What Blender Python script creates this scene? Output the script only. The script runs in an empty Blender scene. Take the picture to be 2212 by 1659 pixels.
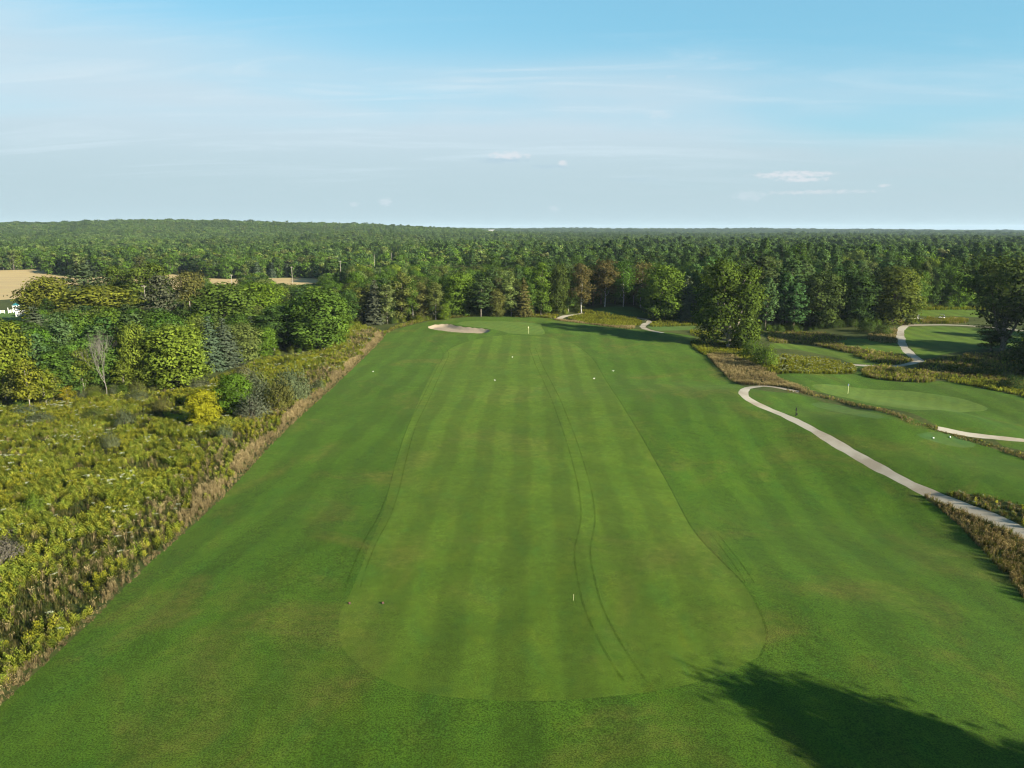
import bpy, math, random
import numpy as np
from mathutils import Vector, Matrix
from mathutils.geometry import delaunay_2d_cdt

R = math.radians
scene = bpy.context.scene
col = scene.collection
rng = np.random.RandomState(7)
random.seed(7)

# ------------------------------------------------------------------ camera, world, sun, exposure
CAM_H = 38.0
FPX, CX, CY, HORIZON = 1534.0, 1106.0, 829.5, 494.0      # focal length and centre measured on the photograph
PITCH = math.atan((CY - HORIZON) / FPX)
cam_data = bpy.data.cameras.new('drone_camera')
cam_data.sensor_fit = 'HORIZONTAL'
cam_data.sensor_width = 36.0
cam_data.lens = 36.0 * FPX / 2212.0
cam_data.clip_start = 1.0
cam_data.clip_end = 30000.0
cam = bpy.data.objects.new('drone_camera', cam_data)
cam.location = (0, 0, CAM_H)
cam.rotation_euler = (math.pi / 2 - PITCH, 0, 0)
col.objects.link(cam)
scene.camera = cam

SUN_EL = R(20.5)
SUN_AZ = Vector((0.79, -0.61)).normalized()               # horizontal direction towards the sun
SUN_STRENGTH, SKY_STRENGTH, EXPOSURE = 5.0, 0.05, 1.72
scene.view_settings.view_transform = 'Standard'
scene.view_settings.look = 'None'
scene.view_settings.gamma = 1.0
scene.view_settings.use_curve_mapping = False
scene.view_settings.exposure = EXPOSURE
scene.cycles.max_bounces = 5
scene.cycles.diffuse_bounces = 2
scene.cycles.glossy_bounces = 1
scene.cycles.transmission_bounces = 3
scene.cycles.volume_bounces = 0
scene.cycles.transparent_max_bounces = 6
scene.cycles.use_denoising = True
scene.cycles.filter_width = 1.15

sun_data = bpy.data.lights.new('sun', 'SUN')
sun_data.energy = SUN_STRENGTH
sun_data.angle = R(0.5)
sun_data.color = (1.0, 0.91, 0.72)
sun = bpy.data.objects.new('sun', sun_data)
to_sun = Vector((SUN_AZ.x * math.cos(SUN_EL), SUN_AZ.y * math.cos(SUN_EL), math.sin(SUN_EL)))
sun.rotation_euler = to_sun.to_track_quat('Z', 'Y').to_euler()
sun.location = (120, -100, 150)
col.objects.link(sun)


class NT:
    """small helper round a node tree"""
    def __init__(s, tree):
        s.t = tree
        s.l = tree.links

    def n(s, kind, **kw):
        nd = s.t.nodes.new(kind)
        for k, v in kw.items():
            setattr(nd, k, v)
        return nd

    def put(s, sock, v):
        if v is None:
            return
        if hasattr(v, 'is_output') or isinstance(v, bpy.types.NodeSocket):
            s.l.new(v, sock)
        else:
            if sock.type == 'RGBA' and len(v) == 3:
                v = (*v, 1.0)
            sock.default_value = v

    def math(s, op, a, b=None, c=None, clamp=False):
        nd = s.n('ShaderNodeMath', operation=op, use_clamp=clamp)
        s.put(nd.inputs[0], a); s.put(nd.inputs[1], b); s.put(nd.inputs[2], c)
        return nd.outputs[0]

    def vmath(s, op, a, b=None):
        nd = s.n('ShaderNodeVectorMath', operation=op)
        s.put(nd.inputs[0], a); s.put(nd.inputs[1], b)
        return nd.outputs[0]

    def mix(s, f, a, b, blend='MIX'):
        nd = s.n('ShaderNodeMix', data_type='RGBA', blend_type=blend)
        s.put(nd.inputs[0], f); s.put(nd.inputs[6], a); s.put(nd.inputs[7], b)
        return nd.outputs[2]

    def ramp(s, v, lo, hi, a=0.0, b=1.0):
        nd = s.n('ShaderNodeMapRange', interpolation_type='SMOOTHSTEP')
        s.put(nd.inputs[0], v); s.put(nd.inputs[1], lo); s.put(nd.inputs[2], hi)
        s.put(nd.inputs[3], a); s.put(nd.inputs[4], b)
        return nd.outputs[0]

    def noise(s, vec, scale, detail=2.0, rough=0.5, dist=0.0):
        nd = s.n('ShaderNodeTexNoise')
        s.put(nd.inputs['Vector'], vec); nd.inputs['Scale'].default_value = scale
        nd.inputs['Detail'].default_value = detail; nd.inputs['Roughness'].default_value = rough
        nd.inputs['Distortion'].default_value = dist
        return nd.outputs[0]

    def mapping(s, vec, scale=(1, 1, 1), rot=(0, 0, 0), loc=(0, 0, 0)):
        nd = s.n('ShaderNodeMapping')
        s.put(nd.inputs[0], vec); nd.inputs[1].default_value = loc
        nd.inputs[2].default_value = rot; nd.inputs[3].default_value = scale
        return nd.outputs[0]


def build_world():
    w = bpy.data.worlds.new('World')
    scene.world = w
    w.use_nodes = True
    w.node_tree.nodes.clear()
    t = NT(w.node_tree)
    sky = t.n('ShaderNodeTexSky', sky_type='NISHITA', sun_disc=False)
    sky.sun_elevation = SUN_EL
    sky.sun_rotation = math.atan2(SUN_AZ.x, SUN_AZ.y)
    sky.altitude = 200
    sky.air_density = 1.0
    sky.dust_density = 0.6
    sky.ozone_density = 1.0
    d = t.n('ShaderNodeTexCoord').outputs['Generated']
    sep = t.n('ShaderNodeSeparateXYZ'); t.put(sep.inputs[0], d)
    x, y, z = sep.outputs
    az = t.math('ARCTAN2', x, y)
    el = t.math('ARCSINE', z)
    # clear-sky colour: the camera's blue leans to cyan
    base = t.mix(1.0, sky.outputs[0], (0.72, 1.12, 1.08), 'MULTIPLY')
    base = t.mix(t.ramp(el, R(18), R(45), .62, 0.0), base, (1.62, 3.72, 5.1))
    # pale veil of thin high cloud, denser towards the horizon
    comb = t.n('ShaderNodeCombineXYZ')
    zz = t.math('MAXIMUM', t.math('ADD', z, 0.10), 0.02)
    t.put(comb.inputs[0], t.math('DIVIDE', x, zz)); t.put(comb.inputs[1], t.math('DIVIDE', y, zz))
    flat = comb.outputs[0]
    wisps = t.noise(t.mapping(flat, (0.62, 2.6, 1), (0, 0, R(-13))), 1.0, 8, 0.64, 0.9)
    broad = t.noise(t.mapping(flat, (0.30, 0.62, 1), (0, 0, R(-8)), (3.1, 1.2, 0)), 1.0, 3, 0.5, 0.3)
    lowm = t.ramp(el, R(0.0), R(17), 1.0, 0.0)           # veil strongest low down
    left = t.math('MULTIPLY', t.ramp(az, R(-42), R(30), 0.32, -0.06), t.ramp(el, R(11.5), R(16.5), 1.0, .15))
    v = t.math('ADD', t.math('ADD', t.math('MULTIPLY', lowm, 0.70), left), t.math('MULTIPLY', t.math('SUBTRACT', broad, 0.5), t.ramp(el, R(9), R(16), 1.15, .45)))
    veil = t.ramp(v, 0.0, 0.62, 0.0, 0.96)
    ws = t.math('MULTIPLY', t.ramp(wisps, 0.46, 0.74, 0.0, 0.75), t.ramp(v, -0.12, 0.30, 0.08, 1.0))
    ws = t.math('MULTIPLY', ws, t.math('MULTIPLY', t.ramp(el, R(1.5), R(7), 0.0, 1.0), t.math('MULTIPLY', t.ramp(el, R(10.5), R(15.5), 1.0, .22), t.ramp(az, R(8), R(26), 1.0, .4))))
    hor = t.ramp(el, R(0), R(9), 0.0, 1.0)
    cloud = t.mix(hor, CLOUD_LOW, CLOUD_HIGH)
    c = t.mix(veil, base, cloud)
    c = t.mix(t.ramp(el, R(1.0), R(8.0), 1.0, 0.0), c, CLOUD_LOW)
    c = t.mix(ws, c, CLOUD_WISP)
    # a handful of small low clouds
    def puff(c, az0, el0, wa, we, colr, amt, seed, flatten=1.0):
        u = t.math('DIVIDE', t.math('SUBTRACT', az, R(az0)), R(wa))
        w2 = t.math('DIVIDE', t.math('SUBTRACT', el, R(el0)), R(we))
        r2 = t.math('ADD', t.math('MULTIPLY', u, u), t.math('MULTIPLY', w2, w2))
        cb = t.n('ShaderNodeCombineXYZ'); t.put(cb.inputs[0], t.math('MULTIPLY', az, 110 * flatten)); t.put(cb.inputs[1], t.math('MULTIPLY', el, 260)); cb.inputs[2].default_value = seed
        nz = t.noise(cb.outputs[0], 1.0, 5, 0.6)
        m = t.ramp(t.math('SUBTRACT', t.math('ADD', t.math('SUBTRACT', 1.0, r2), t.math('MULTIPLY', nz, 2.6)), 1.45), 0.0, 1.0, 0.0, amt)
        return t.mix(m, c, colr)
    pink, grey, white = CLOUD_PINK, CLOUD_GREY, CLOUD_WHITE
    for (p, q, wp, hp, colr, amt, sd) in SKY_PUFFS:
        dx, dy = (p - CX) / FPX, (CY - q) / FPX
        v3 = Vector((dx, math.cos(PITCH) + dy * math.sin(PITCH), -math.sin(PITCH) + dy * math.cos(PITCH))).normalized()
        c = puff(c, math.degrees(math.atan2(v3.x, v3.y)), math.degrees(math.asin(v3.z)), math.degrees(wp / FPX), math.degrees(hp / FPX),
                 {'p': pink, 'g': grey, 'w': white}[colr], amt, sd)
    bg = t.n('ShaderNodeBackground')
    t.put(bg.inputs[0], c)
    bg.inputs[1].default_value = SKY_STRENGTH
    out = t.n('ShaderNodeOutputWorld')
    t.l.new(bg.outputs[0], out.inputs[0])


CLOUD_LOW, CLOUD_HIGH = (3.05, 4.0, 4.38), (3.65, 4.5, 5.05)
CLOUD_WISP = (4.1, 5.0, 5.5)
CLOUD_PINK, CLOUD_GREY, CLOUD_WHITE = (4.8, 4.95, 5.2), (2.9, 3.9, 4.5), (4.4, 4.9, 5.3)
# photograph position, half width, half height, tone, amount, seed
SKY_PUFFS = [(1085, 346, 75, 8, 'g', 0.8, 1), (1100, 336, 55, 10, 'p', 0.7, 2), (1190, 360, 60, 6, 'g', 0.7, 3), (1216, 352, 16, 7, 'p', 0.7, 4),
             (1715, 377, 95, 9, 'p', 0.75, 5), (1735, 388, 60, 6, 'p', 0.7, 6), (1770, 415, 130, 5, 'p', 0.5, 7), (1620, 423, 45, 13, 'w', 0.35, 8),
             (1908, 401, 14, 4, 'p', 0.6, 9), (833, 436, 20, 10, 'w', 0.5, 10), (765, 441, 14, 6, 'w', 0.4, 11), (1195, 451, 18, 8, 'w', 0.3, 12),
             (1425, 248, 38, 12, 'w', 0.32, 13), (1450, 166, 14, 4, 'w', 0.18, 14), (1540, 125, 14, 4, 'w', 0.15, 15), (1615, 149, 25, 4, 'w', 0.15, 16),
             (1380, 388, 70, 6, 'g', 0.35, 17)]
build_world()

# ------------------------------------------------------------------ terrain height field
def plane_hit(px, py, z):
    dx, dy = (px - CX) / FPX, (CY - py) / FPX
    d = np.array([dx, math.cos(PITCH) + dy * math.sin(PITCH), -math.sin(PITCH) + dy * math.cos(PITCH)])
    k = (z - CAM_H) / d[2]
    return d[0] * k, d[1] * k


CTRL = [  # photograph point, ground height
    (1106, 1650, 0), (300, 1650, 0), (1900, 1650, -.2), (100, 1500, 0), (0, 1250, -.3), (500, 1200, 0), (1100, 1200, 0), (1650, 1250, -.2), (2200, 1400, -1.0),
    (1100, 950, 0), (700, 950, 0), (1450, 950, 0), (1100, 800, .6), (900, 790, .4), (1350, 790, .3),
    (990, 712, 1.8), (1140, 719, 2.0), (1080, 690, 2.7), (1240, 700, 1.4), (1400, 712, .8), (850, 715, .6),
    (1480, 760, .3), (1560, 830, .2), (1610, 850, .1), (1720, 898, .1), (1840, 980, -.1), (2000, 1060, -.5), (2212, 1153, -1.2),
    (1900, 925, 1.2), (2030, 944, 2.0), (1790, 880, .5), (1900, 985, -.6), (2000, 1030, -1.0), (2100, 1075, -1.0), (2110, 1000, .8),
    (2130, 962, 1.2), (2212, 990, .6), (1876, 884, .5), (1743, 853, -.1), (2027, 928, 1.5),
    (1573, 752, 0), (1500, 735, .3),
    (1330, 664, 3.2), (1300, 690, .6), (1500, 712, -.3), (1230, 683, 1.2), (1390, 668, 2.2),
    (400, 900, -.4), (230, 860, -.8), (30, 870, -1), (640, 870, -.1), (700, 760, -.5), (490, 770, -1.2), (300, 760, -2), (760, 697, -.5), (100, 715, -1.5),
    (30, 680, -.5), (80, 600, 0), (80, 640, -.3), (650, 604, 0)]
CTRL_W = [(88, 200, 0), (120, 185, 0), (150, 185, 0), (112, 158, .2), (150, 145, .2), (120, 240, 0), (165, 240, 0), (210, 240, 0), (170, 300, .6), (235, 310, .8), (130, 300, .4), (92, 300, .4), (180, 180, 0), (88, 255, 0), (190, 345, 1.6), (140, 345, 1.4),
          (0, 330, 1), (120, 380, 3), (200, 450, 6), (300, 450, 6), (420, 450, 4), (0, 450, 2), (-150, 500, 0), (-300, 520, 0), (-420, 400, 0), (0, 700, 5), (300, 700, 5),
          (-300, 720, 1), (520, 600, 3), (-600, 700, 2), (0, 1000, 2), (600, 1000, -2), (-700, 1000, 4), (0, -200, 0), (200, -100, 0), (-200, -100, 0), (320, 100, -5), (-250, 100, 0),
          (0, 10, 0), (60, 10, -.5), (-60, 10, 0), (1200, 600, 0), (-1200, 600, 0)]
def sstep(a, b, x):
    t = np.clip((x - a) / (b - a), 0, 1)
    return t * t * (3 - 2 * t)


def poly_dist(px, py, poly):
    """distance to polygon edges and inside mask"""
    d2 = np.full(px.shape, 1e18)
    ins = np.zeros(px.shape, bool)
    q = np.asarray(poly)
    for (ax, ay), (bx, by) in zip(q, np.roll(q, -1, 0)):
        ex, ey = bx - ax, by - ay
        t = np.clip(((px - ax) * ex + (py - ay) * ey) / (ex * ex + ey * ey + 1e-12), 0, 1)
        d2 = np.minimum(d2, (px - ax - t * ex) ** 2 + (py - ay - t * ey) ** 2)
        cr = ((ay > py) != (by > py)) & (px < ex * (py - ay) / (ey + (1e-15 if ey == 0 else 0)) + ax)
        ins ^= cr
    return np.sqrt(d2), ins


# the lower ground on the right lies below a bank that runs along the tee mound and the tan slope
LOW = np.array([plane_hit(a, b, 0) for a, b in [(1612, 742), (1640, 772), (1690, 812), (1743, 850), (1876, 882), (2027, 926), (2130, 961), (2212, 989), (2400, 1050), (2800, 1220)]] + [(260.0, 60.0), (420, 120), (420, 430), (230, 430), (95, 340)])
LOW_D = 4.2


def drop(x, y):
    d, ins = poly_dist(np.atleast_1d(np.asarray(x, float)), np.atleast_1d(np.asarray(y, float)), LOW)
    return np.where(ins, LOW_D * sstep(0, 24, d), 0.0)


P = [(*plane_hit(a, b, z), z) for a, b, z in CTRL] + [tuple(map(float, c)) for c in CTRL_W]
P = np.array(P)
P[:, 2] += drop(P[:, 0], P[:, 1])
KC = 14.0


def _phi(r2):
    return -np.sqrt(r2 + KC * KC)


_n = len(P)
_A = _phi(((P[:, None, :2] - P[None, :, :2]) ** 2).sum(-1)) - np.eye(_n) * 1.0
_M = np.zeros((_n + 3, _n + 3))
_M[:_n, :_n] = _A
_M[:_n, _n] = 1; _M[:_n, _n + 1:] = P[:, :2]
_M[_n, :_n] = 1; _M[_n + 1:, :_n] = P[:, :2].T
_W = np.linalg.solve(_M, np.concatenate([P[:, 2], np.zeros(3)]))


def vnoise(x, y, s, seed=0):
    """smooth value noise, vectorised"""
    x, y = x / s, y / s
    xi, yi = np.floor(x).astype(np.int64), np.floor(y).astype(np.int64)
    fx, fy = x - xi, y - yi
    fx, fy = fx * fx * (3 - 2 * fx), fy * fy * (3 - 2 * fy)

    def h(i, j):
        n = (i * 374761393 + j * 668265263 + seed * 974634777) & 0xffffffff
        n = ((n ^ (n >> 13)) * 1274126177) & 0xffffffff
        return ((n ^ (n >> 16)) & 0xffff) / 65535.0
    return (h(xi, yi) * (1 - fx) + h(xi + 1, yi) * fx) * (1 - fy) + (h(xi, yi + 1) * (1 - fx) + h(xi + 1, yi + 1) * fx) * fy


def far_hills(x, y):
    g = lambda cx, cy, sx, sy, h: h * np.exp(-((x - cx) / sx) ** 2 - ((y - cy) / sy) ** 2)
    z = 4 + g(-1000, 2100, 560, 400, 39) + g(-1900, 2300, 700, 500, 31) + g(-420, 2300, 420, 400, 19) + g(-300, 1400, 130, 120, 12)
    z = z + g(600, 5200, 1500, 900, 18) + g(-600, 4300, 900, 800, 18) + g(2300, 5200, 1400, 900, 12) + (vnoise(x, y, 420, 3) - .5) * 9 + (vnoise(x, y, 150, 4) - .5) * 4
    return z


BUNKER = []          # filled below, world polygon


def terrain(x, y, detail=True):
    x = np.atleast_1d(np.asarray(x, float)); y = np.atleast_1d(np.asarray(y, float))
    z = np.zeros(x.shape)
    for i in range(0, len(x), 20000):
        xs, ys = x[i:i + 20000], y[i:i + 20000]
        r2 = (xs[:, None] - P[None, :, 0]) ** 2 + (ys[:, None] - P[None, :, 1]) ** 2
        z[i:i + 20000] = _phi(r2) @ _W[:_n] + _W[_n] + xs * _W[_n + 1] + ys * _W[_n + 2] - drop(xs, ys)
    r = np.hypot(x, y)
    w = sstep(650, 1050, r)
    z = np.clip(z, -9, 14) * (1 - w) + far_hills(x, y) * w
    z = z + (vnoise(x, y, 17, 1) - .5) * .42 + (vnoise(x, y, 6.5, 2) - .5) * .11 + (vnoise(x, y, 30, 6) - .5) * 1.3 * sstep(14, 34, x) * (1 - sstep(150, 200, y))
    if detail and len(BUNKER):
        near = (np.abs(x + 15) < 60) & (np.abs(y - 255) < 70)
        if near.any():
            d, ins = poly_dist(x[near], y[near], BUNKER)
            z[near] += np.where(ins, -.85 * sstep(0, 1.5, d), .22 * np.exp(-(d / 2.2) ** 2))
    return z


def tz(x, y):
    return float(terrain([x], [y])[0])


def at(px, py):
    """photograph point -> point on the ground"""
    x, y = ats([(px, py)])[0]
    return float(x), float(y)


def ats(pts, z0=None):
    """photograph points -> the nearest ground each sight line meets (or the level z0)"""
    pts = np.asarray(pts, float)
    dx, dy = (pts[:, 0] - CX) / FPX, (CY - pts[:, 1]) / FPX
    d1, d2 = math.cos(PITCH) + dy * math.sin(PITCH), -math.sin(PITCH) + dy * math.cos(PITCH)
    if z0 is not None:
        k = (z0 - CAM_H) / d2
        return np.stack([dx * k, d1 * k], 1)
    k0 = (14 - CAM_H) / d2
    k1 = (-10 - CAM_H) / d2
    S = 64
    f = np.linspace(0, 1, S)
    kk = k0[:, None] + (k1 - k0)[:, None] * f[None]
    X, Y, Z = dx[:, None] * kk, d1[:, None] * kk, CAM_H + d2[:, None] * kk
    G = terrain(X.ravel(), Y.ravel(), False).reshape(X.shape)
    below = (Z - G) <= 0
    hit = below.argmax(1)
    hit = np.where(below.any(1), np.maximum(hit, 1), S - 1)
    r_ = np.arange(len(pts))
    a, b = kk[r_, hit - 1], kk[r_, hit]
    for _ in range(14):
        m = (a + b) / 2
        g = terrain(dx * m, d1 * m, False)
        lo = CAM_H + d2 * m > g
        a, b = np.where(lo, m, a), np.where(lo, b, m)
    return np.stack([dx * b, d1 * b], 1)


def to_px(x, y, z):
    """where a world point falls in the photograph (for choosing sizes and zones)"""
    zz = z - CAM_H
    dep = y * math.cos(PITCH) - zz * math.sin(PITCH)
    up = y * math.sin(PITCH) + zz * math.cos(PITCH)
    return CX + FPX * x / dep, CY - FPX * up / dep, dep


def smooth(pts, step=2.0, closed=True):
    """Catmull-Rom through world points, resampled"""
    p = np.asarray(pts, float)
    n = len(p)
    out = []
    for i in range(n if closed else n - 1):
        if closed:
            a, b, c, d = p[i - 1], p[i], p[(i + 1) % n], p[(i + 2) % n]
        else:
            a, b, c, d = p[max(i - 1, 0)], p[i], p[i + 1], p[min(i + 2, n - 1)]
        k = max(1, int(np.hypot(*(c - b)) / step))
        k = min(k, 40)
        for j in range(k):
            t = j / k
            out.append(.5 * ((2 * b) + (c - a) * t + (2 * a - 5 * b + 4 * c - d) * t * t + (3 * b - a - 3 * c + d) * t ** 3))
    if not closed:
        out.append(p[-1])
    return np.array(out)


def inside(x, y, poly):
    ins = np.zeros(x.shape, bool)
    q = np.asarray(poly)
    lo, hi = q.min(0), q.max(0)
    m = (x >= lo[0]) & (x <= hi[0]) & (y >= lo[1]) & (y <= hi[1])
    if not m.any():
        return ins
    px, py = x[m], y[m]
    r = np.zeros(px.shape, bool)
    for (ax, ay), (bx, by) in zip(q, np.roll(q, -1, 0)):
        if ay == by:
            continue
        r ^= ((ay > py) != (by > py)) & (px < (bx - ax) * (py - ay) / (by - ay) + ax)
    ins[m] = r
    return ins


def cr(pts, ox, oy, k):
    return [(ox + k * a, oy + k * b) for a, b in pts]


# ------------------------------------------------------------------ ground outlines, measured on the photograph
POLY = {}
_rough_main = [(-900, 2370), (-400, 1900), (0, 1525), (100, 1432), (200, 1340), (330, 1210), (480, 1075), (620, 925), (720, 835), (800, 757), (826, 732), (830, 722), (868, 708), (935, 692), (1000, 686),
               (1100, 684), (1200, 689), (1290, 700), (1350, 707), (1392, 713), (1440, 718), (1500, 727), (1492, 742), (1525, 768), (1553, 797), (1592, 829), (1630, 841), (1690, 848),
               (1743, 856), (1876, 886), (2027, 930), (2130, 964), (2212, 992), (2500, 1090), (2900, 1300), (3300, 1700), (3300, 2370)]
POLY['rough'] = [smooth(ats(_rough_main), 2.5)]
POLY['wedge'] = [smooth(ats([(1996, 1073), (2040, 1078), (2120, 1113), (2230, 1166), (2600, 1360), (2640, 1700), (2380, 1480), (2212, 1293), (2150, 1220), (2080, 1145), (2030, 1100)]), 1.5),
                 smooth(ats([(2034, 1070), (2070, 1064), (2140, 1075), (2212, 1092), (2420, 1150), (2500, 1250), (2300, 1185), (2212, 1146), (2120, 1103)]), 1.5)]
POLY['fairway'] = [smooth(ats([(733, 1330), (755, 1285), (790, 1200), (830, 1100), (852, 1010), (882, 920), (920, 832), (945, 785), (975, 752), (1030, 733), (1090, 724), (1150, 726), (1205, 732),
                               (1250, 750), (1290, 790), (1340, 870), (1400, 970), (1450, 1060), (1500, 1150), (1560, 1215), (1605, 1262), (1640, 1320), (1656, 1375), (1640, 1418), (1590, 1445),
                               (1500, 1475), (1400, 1495), (1250, 1510), (1100, 1514), (950, 1503), (850, 1478), (780, 1440), (738, 1395)]), 2)]
POLY['fairway_low'] = [smooth(ats([(1669, 752), (1730, 757), (1800, 771), (1844, 785), (1900, 788), (1960, 783), (1930, 772), (1850, 765), (1780, 752), (1720, 744), (1670, 742)]), 2),
                       smooth(ats([(1812, 735), (1880, 733), (1935, 742), (1950, 758), (1962, 768), (1900, 762), (1840, 752)]), 2),
                       smooth(ats([(1952, 710), (1975, 706), (2060, 706), (2212, 718), (2300, 728), (2250, 748), (2150, 752), (2060, 762), (1995, 774), (1972, 756), (1956, 735)]), 2),
                       smooth(ats([(1985, 670), (2080, 669), (2130, 672), (2130, 684), (2060, 683), (1990, 683)]), 3)]
POLY['rough_low'] = [smooth(ats([(1668, 812), (1692, 807), (1760, 807), (1845, 807), (1852, 792), (1872, 789), (1868, 812), (1900, 819), (1960, 826), (2050, 824), (2120, 838), (2212, 858), (2400, 900), (2500, 1010),
                                 (2212, 974), (2150, 950), (2085, 940), (2027, 921), (1876, 876), (1790, 852), (1720, 836)]), 2)]
POLY['putting_green'] = [smooth(ats(cr([(580, 190), (700, 165), (1000, 160), (1400, 175), (1700, 205), (1740, 250), (1780, 335), (1650, 352), (1500, 347), (1300, 332), (1180, 300), (1060, 278), (900, 258), (750, 240), (620, 215)], 898.6, 668.2, .1562)), 1.2)]
POLY['putting_green_low'] = [smooth(ats([(1755, 832), (1815, 833), (1936, 843), (2057, 857), (2112, 872), (2134, 882), (2123, 888), (2087, 890), (1997, 886), (1906, 876), (1846, 863), (1785, 850)]), 1.2)]
_bk = ats(cr([(170, 250), (225, 222), (400, 208), (500, 217), (600, 240), (750, 256), (900, 269), (1000, 287), (1022, 302), (980, 325), (850, 336), (650, 331), (500, 320), (350, 300), (205, 276)], 898.6, 668.2, .1562))
BUNKER = smooth(_bk, 1.0)
POLY['sand_bunker'] = [BUNKER]
POLY['tee_box'] = [smooth(ats(cr([(560, 285), (700, 252), (900, 250), (1100, 290), (1300, 352), (1480, 430), (1440, 478), (1250, 490), (1050, 450), (850, 400), (650, 335)], 1900.8, 898.6, .1406)), 1.2),
                   smooth(ats(cr([(650, 620), (800, 592), (1000, 612), (1300, 682), (1700, 772), (1930, 850), (1800, 880), (1400, 812), (1000, 735), (720, 660)], 1670.4, 794.9, .125)), 1.2),
                   smooth(ats(cr([(640, 885), (720, 868), (900, 852), (1040, 857), (1120, 885), (1195, 935), (1000, 932), (800, 908)], 1106, 449.3, .25)), 1.5),
                   smooth(ats(cr([(1190, 1005), (1350, 997), (1480, 1002), (1580, 1012), (1560, 1045), (1400, 1058), (1240, 1058), (1180, 1030)], 1106, 449.3, .25)), 1.5)]
_field = [(-520, 590), (-200, 586), (0, 584), (92, 582), (104, 592), (172, 598), (300, 597), (400, 592), (470, 602), (640, 600), (690, 603), (690, 611), (560, 622), (420, 632), (250, 645), (90, 642), (0, 648), (-250, 664), (-520, 672)]
POLY['stubble_field'] = [smooth(ats(_field), 8)]
POLY['lawn'] = [smooth(ats([(-160, 676), (0, 672), (60, 676), (66, 690), (20, 696), (-160, 700)]), 3)]


def ribbon(center, width):
    c = np.asarray(center)
    d = np.gradient(c, axis=0)
    d /= np.linalg.norm(d, axis=1)[:, None] + 1e-9
    nrm = np.stack([-d[:, 1], d[:, 0]], 1)
    w = np.asarray(width) if np.ndim(width) else np.full(len(c), width)
    return c + nrm * w[:, None] / 2, c - nrm * w[:, None] / 2


def path_poly(pts, width, step=1.5, z0=None):
    c = smooth(ats(pts, z0), step, False)
    wob = 1 + .10 * np.sin(np.arange(len(c)) * .37) + .09 * np.sin(np.arange(len(c)) * .91 + 1) + .07 * np.sin(np.arange(len(c)) * 2.1)
    a, b = ribbon(c, width * wob)
    return np.concatenate([a, b[::-1]]), c


PATHS = [path_poly([(1728, 847), (1707, 842.5), (1673, 836), (1643, 834), (1620, 837), (1606, 847), (1614, 860), (1649, 879), (1686, 894), (1725, 912), (1785, 945), (1846, 981), (1906, 1014.6), (1966, 1046), (2027, 1073.5), (2117, 1108),
                    (2212, 1153.5), (2420, 1262), (2700, 1430)], 2.1),
         path_poly([(1986, 780), (1959, 757), (1947, 737), (1945, 719), (1951, 707), (1970, 702.5), (2059, 702), (2140, 707), (2209, 714.5), (2330, 727)], 2.6, 2),
         path_poly([(1760, 776), (1844, 788), (1905, 791.5), (1949, 789), (1975, 783), (1990, 779)], 2.3, 2),
         path_poly([(2026, 925), (2070, 934.5), (2120, 942), (2212, 951), (2400, 972)], 1.7),
         path_poly([(1204, 690), (1213, 685.5), (1224, 682), (1242, 680), (1262, 676)], 2.6),
         path_poly([(1432, 719), (1413, 715.5), (1396, 711), (1388, 706), (1393, 700.5), (1402, 697), (1399, 692), (1385, 688), (1362, 686)], 2.4),
         path_poly([(1930, 688.5), (1965, 688), (2000, 689.2), (2050, 690)], 2.0, 3)]
POLY['cart_path'] = [p[0] for p in PATHS]
# ------------------------------------------------------------------ materials
def new_mat(name):
    m = bpy.data.materials.new(name)
    m.use_nodes = True
    m.node_tree.nodes.clear()
    return m, NT(m.node_tree)


def finish(t, color, rough=0.8, spec=0.2, bump=None, bump_strength=0.4, bump_dist=0.05, metallic=0.0, sheen=0.0):
    b = t.n('ShaderNodeBsdfPrincipled')
    if sheen:
        b.inputs['Sheen Weight'].default_value = sheen
        b.inputs['Sheen Roughness'].default_value = .45
        b.inputs['Sheen Tint'].default_value = (.48, .70, .14, 1)
    t.put(b.inputs['Base Color'], color)
    t.put(b.inputs['Roughness'], rough)
    b.inputs['Specular IOR Level'].default_value = spec
    b.inputs['Metallic'].default_value = metallic
    if bump is not None:
        bn = t.n('ShaderNodeBump')
        bn.inputs['Strength'].default_value = bump_strength
        bn.inputs['Distance'].default_value = bump_dist
        t.put(bn.inputs['Height'], bump)
        t.l.new(bn.outputs[0], b.inputs['Normal'])
    o = t.n('ShaderNodeOutputMaterial')
    t.l.new(b.outputs[0], o.inputs[0])
    return b


ALB = .62          # base colours below are measured off the sunlit picture; this brings them to real albedo


def K(c):
    return tuple(v * ALB for v in c[:3])


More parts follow.
